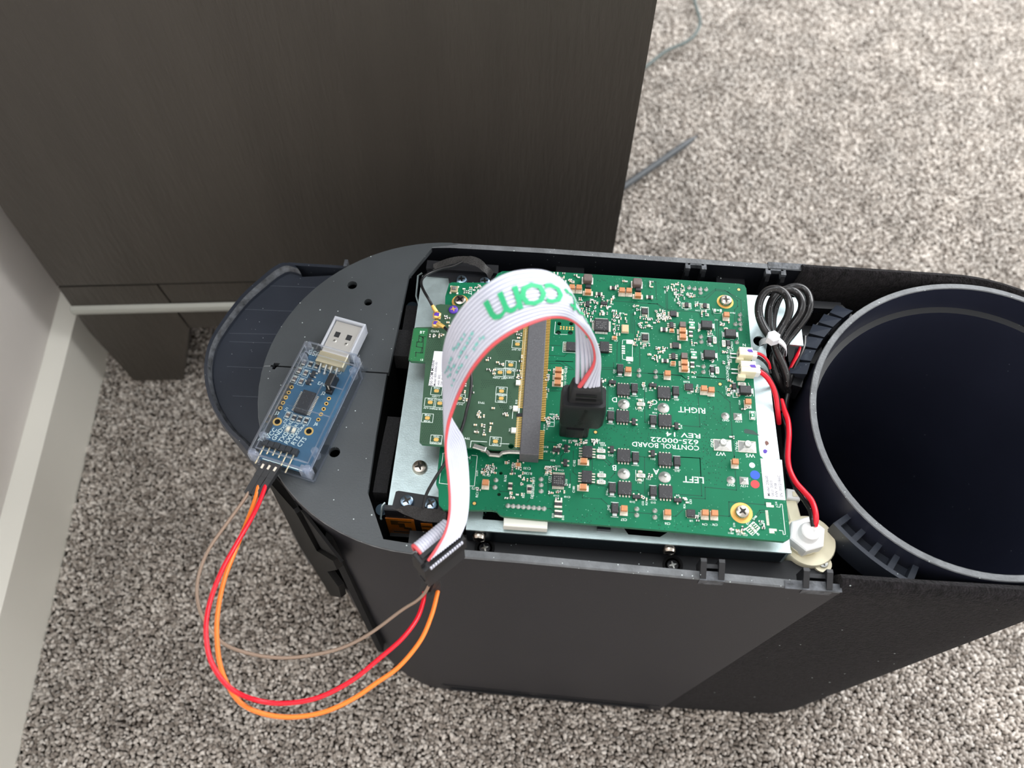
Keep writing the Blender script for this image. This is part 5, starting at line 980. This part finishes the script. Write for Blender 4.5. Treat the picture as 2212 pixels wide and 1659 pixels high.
jumper('orange wire making the lowest loop from USB adapter to ribbon connector', 'wire_orange', [(560, 1043, 257.5), (550, 1082, 259), (532, 1130, 263), (508, 1190, 267), (485, 1250, 270), (472, 1310, 271), (468, 1365, 271), (474, 1430, 270), (492, 1480, 268), (522, 1520, 265), (570, 1542, 262), (632, 1549, 259), (700, 1538, 256), (762, 1510, 254), (812, 1476, 252), (862, 1440, 251), (908, 1384, 250), (932, 1330, 249), (944, 1285, 248), (946, 1272, 248)], .82, ((590, 1001, 259), (562, 1044, 257.5)), ((940, 1222, 260), (946, 1274, 247)))

# ------------------------------------------------------------------ USB serial adapter in a clear case
UC = Vector((-88.6, 166.5, 0)); ua = math.radians(76.3); uu = Vector((math.cos(ua), math.sin(ua), 0)); uvv = Vector((math.sin(ua), -math.cos(ua), 0)); RZ = ua - PI/2
def UL(u_, v_, z): p = UC + uu*u_ + uvv*v_; return (p.x, p.y, z)
usb = thing('usb_adapter', 'small blue USB serial adapter in clear plastic case lying on the deck', 'adapter', (UC.x, UC.y, ZR))
def ub(mb, u0, u1, v0, v1, z0, z1, mt, ch=0.):
    mb.rings([[UL(u0, v0, z0), UL(u0, v1, z0), UL(u1, v1, z0), UL(u1, v0, z0)], [UL(u0, v0, z1-ch), UL(u0, v1, z1-ch), UL(u1, v1, z1-ch), UL(u1, v0, z1-ch)]] + ([[UL(u0+ch, v0+ch, z1), UL(u0+ch, v1-ch, z1), UL(u1-ch, v1-ch, z1), UL(u1-ch, v0+ch, z1)]] if ch else []), mt)
def clear_material(name, tint, fac, rough):
    m = bpy.data.materials.new(name); m.use_nodes = True; nt = m.node_tree; N = nt.nodes; L = nt.links; N.clear()
    t = N.new('ShaderNodeBsdfTransparent'); t.inputs[0].default_value = lin(tint); g = N.new('ShaderNodeBsdfGlossy'); g.inputs['Roughness'].default_value = rough
    d_ = N.new('ShaderNodeBsdfTranslucent'); d_.inputs[0].default_value = lin((235, 238, 245)); fq = N.new('ShaderNodeFresnel'); fq.inputs[0].default_value = 1.45; ge = N.new('ShaderNodeNewGeometry'); fr = N.new('ShaderNodeMath'); fr.operation = 'MULTIPLY_ADD'; sb = N.new('ShaderNodeMath'); sb.operation = 'SUBTRACT'; sb.inputs[0].default_value = 1; L.new(ge.outputs['Backfacing'], sb.inputs[1]); L.new(fq.outputs[0], fr.inputs[0]); L.new(sb.outputs[0], fr.inputs[1]); fr.inputs[2].default_value = 0
    m1 = N.new('ShaderNodeMixShader'); m1.inputs[0].default_value = fac; L.new(t.outputs[0], m1.inputs[1]); L.new(d_.outputs[0], m1.inputs[2])
    m2 = N.new('ShaderNodeMixShader'); L.new(fr.outputs[0], m2.inputs[0]); L.new(m1.outputs[0], m2.inputs[1]); L.new(g.outputs[0], m2.inputs[2]); o = N.new('ShaderNodeOutputMaterial'); L.new(m2.outputs[0], o.inputs[0]); MATS[name] = m
clear_material('clear', (248, 250, 252), .03, .05); clear_material('clear_edge_glint', (246, 248, 252), .28, .1)  # the second is whitened to paint bright glints along the case edges
PZ = 256.2
mb = MB(); ub(mb, -26, 24, -11, 11, PZ - 1.4, PZ, 'usb_board'); part('circuit_panel', mb, usb)
mb = MB(); ub(mb, -27.5, 27.5, -13.2, 13.2, ZR + .15, ZR + 1.2, 'clear'); bot = part('case_bottom', mb, usb)
mb = MB(); T0, T1 = 260.4, 261.6
ub(mb, -24, -3.0, -12.4, 12.4, T0, T1, 'clear'); ub(mb, -3.0, 10.0, -12.4, 2.0, T0, T1, 'clear'); ub(mb, 10.0, 24, -12.4, 12.4, T0, T1, 'clear'); part('case_top', mb, usb)
mb = MB()
for v0, v1 in ((-13.3, -12.2), (12.2, 13.3)): ub(mb, -27.0, 24.5, v0, v1, ZR + 1.2, T1, 'clear', .3)
ub(mb, 24.5, 27.4, -12.0, -7, ZR + 1.2, T1, 'clear', .3); ub(mb, 24.5, 27.4, 7, 11.0, ZR + 1.2, T1, 'clear', .3); ub(mb, -27.2, -26.2, -12.2, 12.2, ZR + 1.2, 254.4, 'clear'); part('case_wall', mb, usb)
mb = MB()
for a_, b_ in (((-26.5, -12.8), (26.5, -12.8)), ((-26.5, 12.8), (22, 12.8)), ((22, 12.8), (26.8, 9.5)), ((26.8, 9.5), (26.8, -11.5)), ((-26.5, -12.6), (-26.8, 12.6))):
    for z, r in ((T1 - .4, .45), (ZR + .8, .4)): mb.tube([UL(*a_, z), UL(*b_, z)], r, 'clear_edge_glint', 6)
for a_, b_ in (((-24, -10.9), (22, -10.9)), ((-24, 10.9), (22, 10.9)), ((-3, 2), (10, 2)), ((10, 2), (10, 11)), ((-3, 2), (-3, 11)), ((-24, -11), (-24, 11)), ((22, -11), (22, 10.9))): mb.tube([UL(*a_, T1 - .1), UL(*b_, T1 - .1)], .3, 'clear_edge_glint', 6)
for u_, v_ in ((-25.8, -11.6), (-25.8, 11.2), (25.5, -11.5), (25.0, 10.5), (20, -10.9), (20, 10.9), (-18, -10.9), (-18, 10.9)): mb.lathe([(1.5, 0), (1.5, 5.8), (1.1, 6.4), (0, 6.4)], UL(u_, v_, T0 - 5.2), 'clear_edge_glint', 12)
ub(mb, -27.6, -25.0, 8.5, 13.0, 255, T1 + .1, 'clear_edge_glint', .6); ub(mb, -27.4, -25.2, -13.0, -9.5, 255, T1 + .1, 'clear_edge_glint', .6)
part('case_edges', mb, usb, 50, label='clear plastic edges and posts, whitened to paint their glints')
# plug: metal shell inside the translucent cap
mb = MB(); ub(mb, 20.5, 41.5, -5.8, 5.8, 254.2, 259.2, 'usb_metal', .3); ub(mb, 20.3, 25.5, -6.1, 6.1, 254.0, 259.8, 'usb_gold', .4)
for v_ in (-2.6, 2.6): ub(mb, 33.6, 36.2, v_ - 1.1, v_ + 1.1, 259.2, 259.26, 'dupont')
for v_ in (-2.6, 2.6): mb.lathe([(.8, 0), (.5, .35), (0, .4)], UL(31.6, v_ + .2, 259.2), 'steel', 12)
sh = part('usb_shell', mb, usb, label='silver USB plug with two square windows')
mb = MB()
for v0, v1 in ((-7.0, -6.1), (6.1, 7.0)): ub(mb, 27.5, 42.6, v0, v1, 253.2, 260.0, 'usb_cap', .2)
ub(mb, 41.7, 43.0, -7.0, 7.0, 253.2, 260.2, 'usb_cap', .3); ub(mb, 27.5, 42.6, -6.6, 6.6, 253.0, 253.8, 'usb_cap'); part('plug_cap', mb, usb, label='milky plastic cap around the plug')
def up(name, key, fn, lst, h=.5, label=None):
    for it in lst:
        p = cr(it[0], it[1], it[2], PZ + h); comp(usb, name, key, fn, p.x, p.y, PZ, RZ + (it[3] if len(it) > 3 else 0), label)
def ucap(mt, w_=1.3, d=2.0, fr_=True):
    def f(mb):
        mb.box((0, 0), w_, d*.62, 0, .8, mt, ch=.08)
        for s_ in (-1, 1): mb.box((0, s_*d*.42), w_, d*.3, 0, .7, 'pad_metal')
        if fr_:
            for c_, ww, dd_ in (((0, d*.85), w_ + 1.2, .14), ((0, -d*.85), w_ + 1.2, .14), ((w_/2 + .55, 0), .14, d*1.7), ((-w_/2 - .55, 0), .14, d*1.7)): mb.box(c_, ww, dd_, 0, .04, 'silk')
    return f
up('capacitor', 'usb_capacitor', ucap('inductor'), [('J', 935, 1030), ('J', 858, 1165), ('K', 808, 372), ('J', 1035, 1072), ('J', 965, 1205), ('J', 1010, 910)])
up('resistor', 'usb_resistor', ucap('ic'), [('J', 1110, 935), ('J', 1210, 960), ('K', 895, 412), ('K', 978, 432), ('K', 1072, 452)])
up('indicator_light', 'usb_led', ucap('led'), [('K', 812, 572), ('K', 893, 592), ('J', 1320, 965, PI/2), ('J', 1430, 1000, PI/2), ('J', 1540, 1025, PI/2)])
up('transistor', 'usb_transistor', sot, [('J', 1150, 1085, PI/2), ('J', 1080, 1200, PI/2)], 1.0)
up('serial_chip', 'serial_chip', ic(5.3, 10.2, 1.8, 'xX', 14, 1.3, .3, .4), [('K', 1050, 185)], 1.6, 'long grey-black chip with many pins')
ring_ = lambda r0, r1: (lambda mb: (mb.rings([[(r*math.cos(q_), r*math.sin(q_), .05) for q_ in [i*PI/9 for i in range(18)]] for r in (r0, r1)], 'gold', (False, False)), mb.lathe([(r0, .02), (0, .02)], (0, 0, 0), 'dupont', 14)))
up('plated_hole', 'plated_hole', ring_(.42, .85), [('J', 810, 1300), ('J', 765, 1385), ('J', 720, 1460), ('K', 780, 127), ('K', 740, 200), ('K', 702, 275), ('K', 1397, 140), ('K', 1360, 212), ('K', 1322, 288), ('K', 1283, 365), ('K', 1245, 440)], .05)
up('mounting_hole', 'mounting_hole', ring_(1.15, 1.85), [('K', 658, 470), ('K', 1110, 608)], .05)
def hdr(mb): mb.box((0, 0), 2.3, 2.5, 0, 2.3, 'dupont', ch=.2)
hs = [(480, 760), (560, 785), (645, 805), (728, 838), (812, 855), (905, 890)]
for i, (x, y) in enumerate(hs):
    p = cr('K', x, y, PZ + 2.3); comp(usb, 'header_block', 'header_block', hdr, p.x, p.y, PZ, RZ)
    a_ = Vector((p.x, p.y, PZ + 1.2)); b_ = a_ - uu * (9.2 if i in (0, 4, 5) else 4.2); mb = MB(); mb.tube([a_ + uu*1.0 + Vector((0, 0, -.6)), a_, b_], .32, 'usb_gold', 4); part('header_pin', mb, usb)
ubl = [('VCC', 578, 640), ('GND', 660, 655), ('TXD', 750, 688), ('RXD', 835, 712), ('RTS', 922, 740), ('CTS', 1010, 765), ('TXL', 455, 690)]
def KU(k, x, y, s, size, deg=None): p = cr(k, x, y, PZ); return (s, (p.x, p.y, PZ + .04), size, math.degrees(ua) - 12 if deg is None else deg)
its = [KU('K', x, y, s, 2.6) for s, x, y in ubl] + [KU('K', 660, 350, 'J3', 2.0, -14), KU('K', 1215, 505, 'J6', 2.0, -14), KU('K', 1320, 65, 'J2', 2.0, -14), KU('J', 1180, 760, 'USB', 3.4, 166), KU('K', 750, 550, 'TXD', 1.7), KU('K', 965, 610, 'RXD', 1.7), KU('K', 775, 465, 'C3', 1.6), KU('K', 850, 490, 'R2', 1.6), KU('K', 937, 515, 'R1', 1.6), KU('K', 1025, 545, 'R4', 1.6), KU('K', 790, 290, 'U1', 1.6), KU('J', 1290, 1245, '3V3', 2.2, 166), KU('J', 1140, 700, 'Gain', 1.2, 90)]
mb = MB(); lettering(mb, its, 'silk')
for a_, b_, c_, d__ in ((-26+4.2, -26+4.3, -8.6, 8.2), (-26.2+.4, -26+.5, -8.6, 8.2)): ub(mb, a_, b_, c_, d__, PZ, PZ + .04, 'silk')
part('printed_lettering', mb, usb, label='white pin names printed on the blue board')
up('jumper_block', 'jumper_block', lambda mb: (mb.box((0, 0), 2.6, 5.4, 1.5, 6.4, 'plug_black', ch=.4), mb.box((0, -2.75), .5, .3, 2.2, 5.0, 'pad_metal'), mb.box((0, 0), 2.6, 7.6, 0, 2.0, 'plug_black', ch=.2)), [('J', 1425, 1170)], 6, 'black jumper cap in the case window')
mb = MB()
for v_ in (-3.6, -1.2, 1.2, 3.6): mb.tube([UL(20.4, v_, PZ + 2), UL(18.8, v_, PZ + 1.4), UL(17.4, v_, PZ + .3)], .45, 'solder', 6); mb.lathe([(.8, 0), (.5, .6), (0, .7)], UL(17.3, v_, PZ), 'solder', 10)
part('solder_tails', mb, usb)

# ------------------------------------------------------------------ coiled power lead with tie, red and black leads, float valve
coil = thing('coiled_cable', 'black cable folded into loops beside the round tube, above the tie', 'cable', tuple(at(1690, 735, 260)))
def LL(l): return [cr('L', x, y, z) for x, y, z in l]
for l in ([(560, 880, 258), (500, 810, 260), (440, 720, 261), (395, 610, 262), (385, 500, 263), (415, 400, 264), (480, 332, 265), (570, 315, 266), (650, 350, 266), (700, 430, 266), (712, 520, 265), (690, 610, 263), (640, 700, 261), (590, 790, 260), (560, 900, 257), (590, 1010, 254), (640, 1120, 251), (680, 1240, 248), (690, 1330, 245)],
          [(540, 900, 254), (505, 780, 256), (488, 650, 257), (495, 520, 258), (540, 410, 259), (620, 335, 260), (710, 325, 261), (790, 360, 261), (838, 440, 261), (835, 530, 260), (790, 620, 258), (710, 720, 256), (640, 830, 254), (590, 940, 252), (540, 1040, 250), (560, 1180, 248), (610, 1300, 244), (660, 1380, 238)],
          [(600, 930, 251), (545, 820, 252), (530, 690, 253), (545, 560, 254), (590, 430, 255), (660, 330, 256), (760, 292, 257), (850, 310, 257), (910, 380, 257), (925, 480, 257), (890, 590, 255), (820, 690, 253), (740, 790, 251), (670, 880, 250), (620, 1000, 248), (620, 1150, 246), (650, 1280, 243), (690, 1400, 238)]):
    mb = MB(); mb.tube(spline(LL(l), 7), 1.75, 'wire_black', 10); part('cable_loop', mb, coil, 70)
tie = thing('cable_tie', 'white nylon tie with a hexagonal head round the black cable loops', 'cable tie', tuple(cr('L', 540, 820, 263)))
p = cr('L', 540, 820, 264); mb = MB(); hx = [(p.x + r*math.cos(q_), p.y + r*.92*math.sin(q_)) for q_, r in zip([math.radians(a_) for a_ in (20, 80, 140, 200, 260, 320)], (2.9, 3.1, 2.9, 2.9, 3.1, 2.9))]; mb.prism(hx, 261.5, 265.3, 'tie_nylon', .5); part('tie_head', mb, tie)
mb = MB(); rs_ = []
for pt in spline(LL([(395, 890, 250), (420, 865, 256), (470, 850, 260), (540, 835, 262.5), (600, 850, 262), (650, 890, 260), (680, 940, 257), (675, 990, 251)]), 5): rs_.append([pt + Vector((0, 1.3, .0)), pt + Vector((0, -1.3, 0)), pt + Vector((0, -1.3, -.9)), pt + Vector((0, 1.3, -.9))])
mb.rings(rs_, 'tie_nylon'); part('tie_strap', mb, tie, 60)
def wire(lab, pts, col, r):
    P = spline(pts, 7); mb = MB(); mb.tube(P, r, col, 8); return solo('lead_wire', mb, lab, 'wire', 70, loc=tuple(P[0]))
wire('short red wire from the upper cream connector under the coiled cable', LL([(350, 990, 258.5), (400, 1000, 258.5), (450, 1035, 257), (490, 1090, 255), (505, 1150, 252)]), 'wire_red', .6)
wire('short black wire leaving the upper cream connector beside its red one', LL([(345, 1022, 257), (400, 1045, 256), (450, 1085, 254), (490, 1140, 252), (510, 1200, 250)]), 'wire_black', .6)
wire('red wire curving down from the lower cream connector along the plate edge', LL([(395, 1185, 257.5), (440, 1215, 257), (490, 1270, 256), (535, 1350, 254), (565, 1450, 252), (580, 1560, 250), (590, 1650, 247), (600, 1730, 243)]), 'wire_red', 1.05)
wire('black wire behind the red one from the lower cream connector', LL([(390, 1160, 256), (440, 1185, 256), (490, 1235, 254), (540, 1330, 250), (585, 1450, 247), (610, 1600, 244)]), 'wire_black', .9)
def MM_(l): return [cr('M', x, y, z) for x, y, z in l]
wire('red wire running down to the white nut of the pump fitting', MM_([(425, -60, 243), (450, 20, 245), (482, 110, 247), (492, 220, 248), (486, 330, 248), (482, 440, 248), (500, 540, 248), (550, 640, 249), (620, 720, 250), (680, 790, 251), (712, 870, 252), (722, 950, 252), (712, 1010, 250)]), 'wire_red', 1.15)
wire('black wire twisted beside the red one into the white nut', MM_([(440, 60, 241), (475, 200, 243), (470, 330, 244), (465, 450, 245), (500, 580, 246), (560, 700, 247), (630, 800, 248), (675, 880, 250), (690, 950, 251), (700, 1015, 250)]), 'wire_black', 1.1)
wire('red wire in the dark gap between the coiled cable and the tube', LL([(845, 850, 240), (835, 930, 242), (795, 1020, 243), (745, 1120, 242), (705, 1210, 240), (690, 1290, 236)]), 'wire_red', 1.15)
wire('black wire running down the dark gap close to the tube', LL([(870, 820, 242), (858, 930, 243), (805, 1060, 243), (750, 1180, 242), (715, 1300, 240), (690, 1430, 238), (670, 1560, 236), (690, 1680, 233)]), 'wire_black', 1.1)
val = thing('pump_fitting', 'cream plastic flange with a large white hex nut at the front corner', 'fitting', tuple(cr('M', 690, 1130, 236)))
c0 = cr('M', 660, 1140, 238); mb = MB(); mb.lathe([(10.6, -8), (10.6, 0), (10.2, .6), (0, .6)], (c0.x, c0.y, 238), 'cream_nylon', 36); p = cr('M', 770, 1340, 236); mb.lathe([(3.6, -3), (3.6, 1.2), (0, 1.2)], (p.x, p.y, 236), 'cream_nylon', 20); p2 = cr('M', 530, 900, 238); mb.box((p2.x, p2.y), 5, 11, 233, 238.4, 'cream_nylon', .15, .5); part('flange', mb, val, 40)
mb = MB(); screw(mb, (p.x, p.y, 237.2), 2.1, 1.0, 'steel'); part('flange_screw', mb, val, 40)
c1 = cr('M', 652, 1075, 246); mb = MB(); mb.lathe([(6.6, 0), (6.6, 2.2), (6.2, 2.4)], (c1.x, c1.y, 238.5), 'cream_nylon', 30); hexp = [(c1.x + 7.3*math.cos(math.radians(a_)), c1.y + 7.3*math.sin(math.radians(a_))) for a_ in range(20, 380, 60)]; mb.prism(hexp, 239.8, 246, 'white_nylon', .5); part('hex_nut', mb, val)
c2 = cr('M', 683, 1045, 250); mb = MB(); mb.lathe([(4.1, -4), (4.1, -1.6), (3.6, -.9), (3.6, .2), (3.0, .8), (1.4, 1.2), (1.0, .2)], (c2.x, c2.y, 249), 'white_nylon', 28); part('cable_gland', mb, val, 40)
p = cr('M', 530, 740, 240); mb = MB(); mb.box((p.x, p.y), 5.4, 4.4, 236, 240, 'white_nylon', -.1, .4); mb.box((p.x + .6, p.y), 2, 2, 240, 240.3, 'cream_nylon'); solo('small_plug', mb, 'small white plug half hidden beside the control board label', 'plug', loc=(p.x, p.y, 236))
# ------------------------------------------------------------------ repeats share a group
GR = {'jumper_wire': 'jumper wires between adapter and ribbon', 'lead_wire': 'red and black leads beside the board', 'antenna_cable': 'thin coaxial antenna leads', 'antenna_bracket': 'black antenna brackets', 'foam_strip': 'black foam strips beside the tray'}
for o in list(C.objects):
    s_ = o.name.split('.')[0]
    if o.parent is None and s_ in GR: o['group'] = GR[s_]
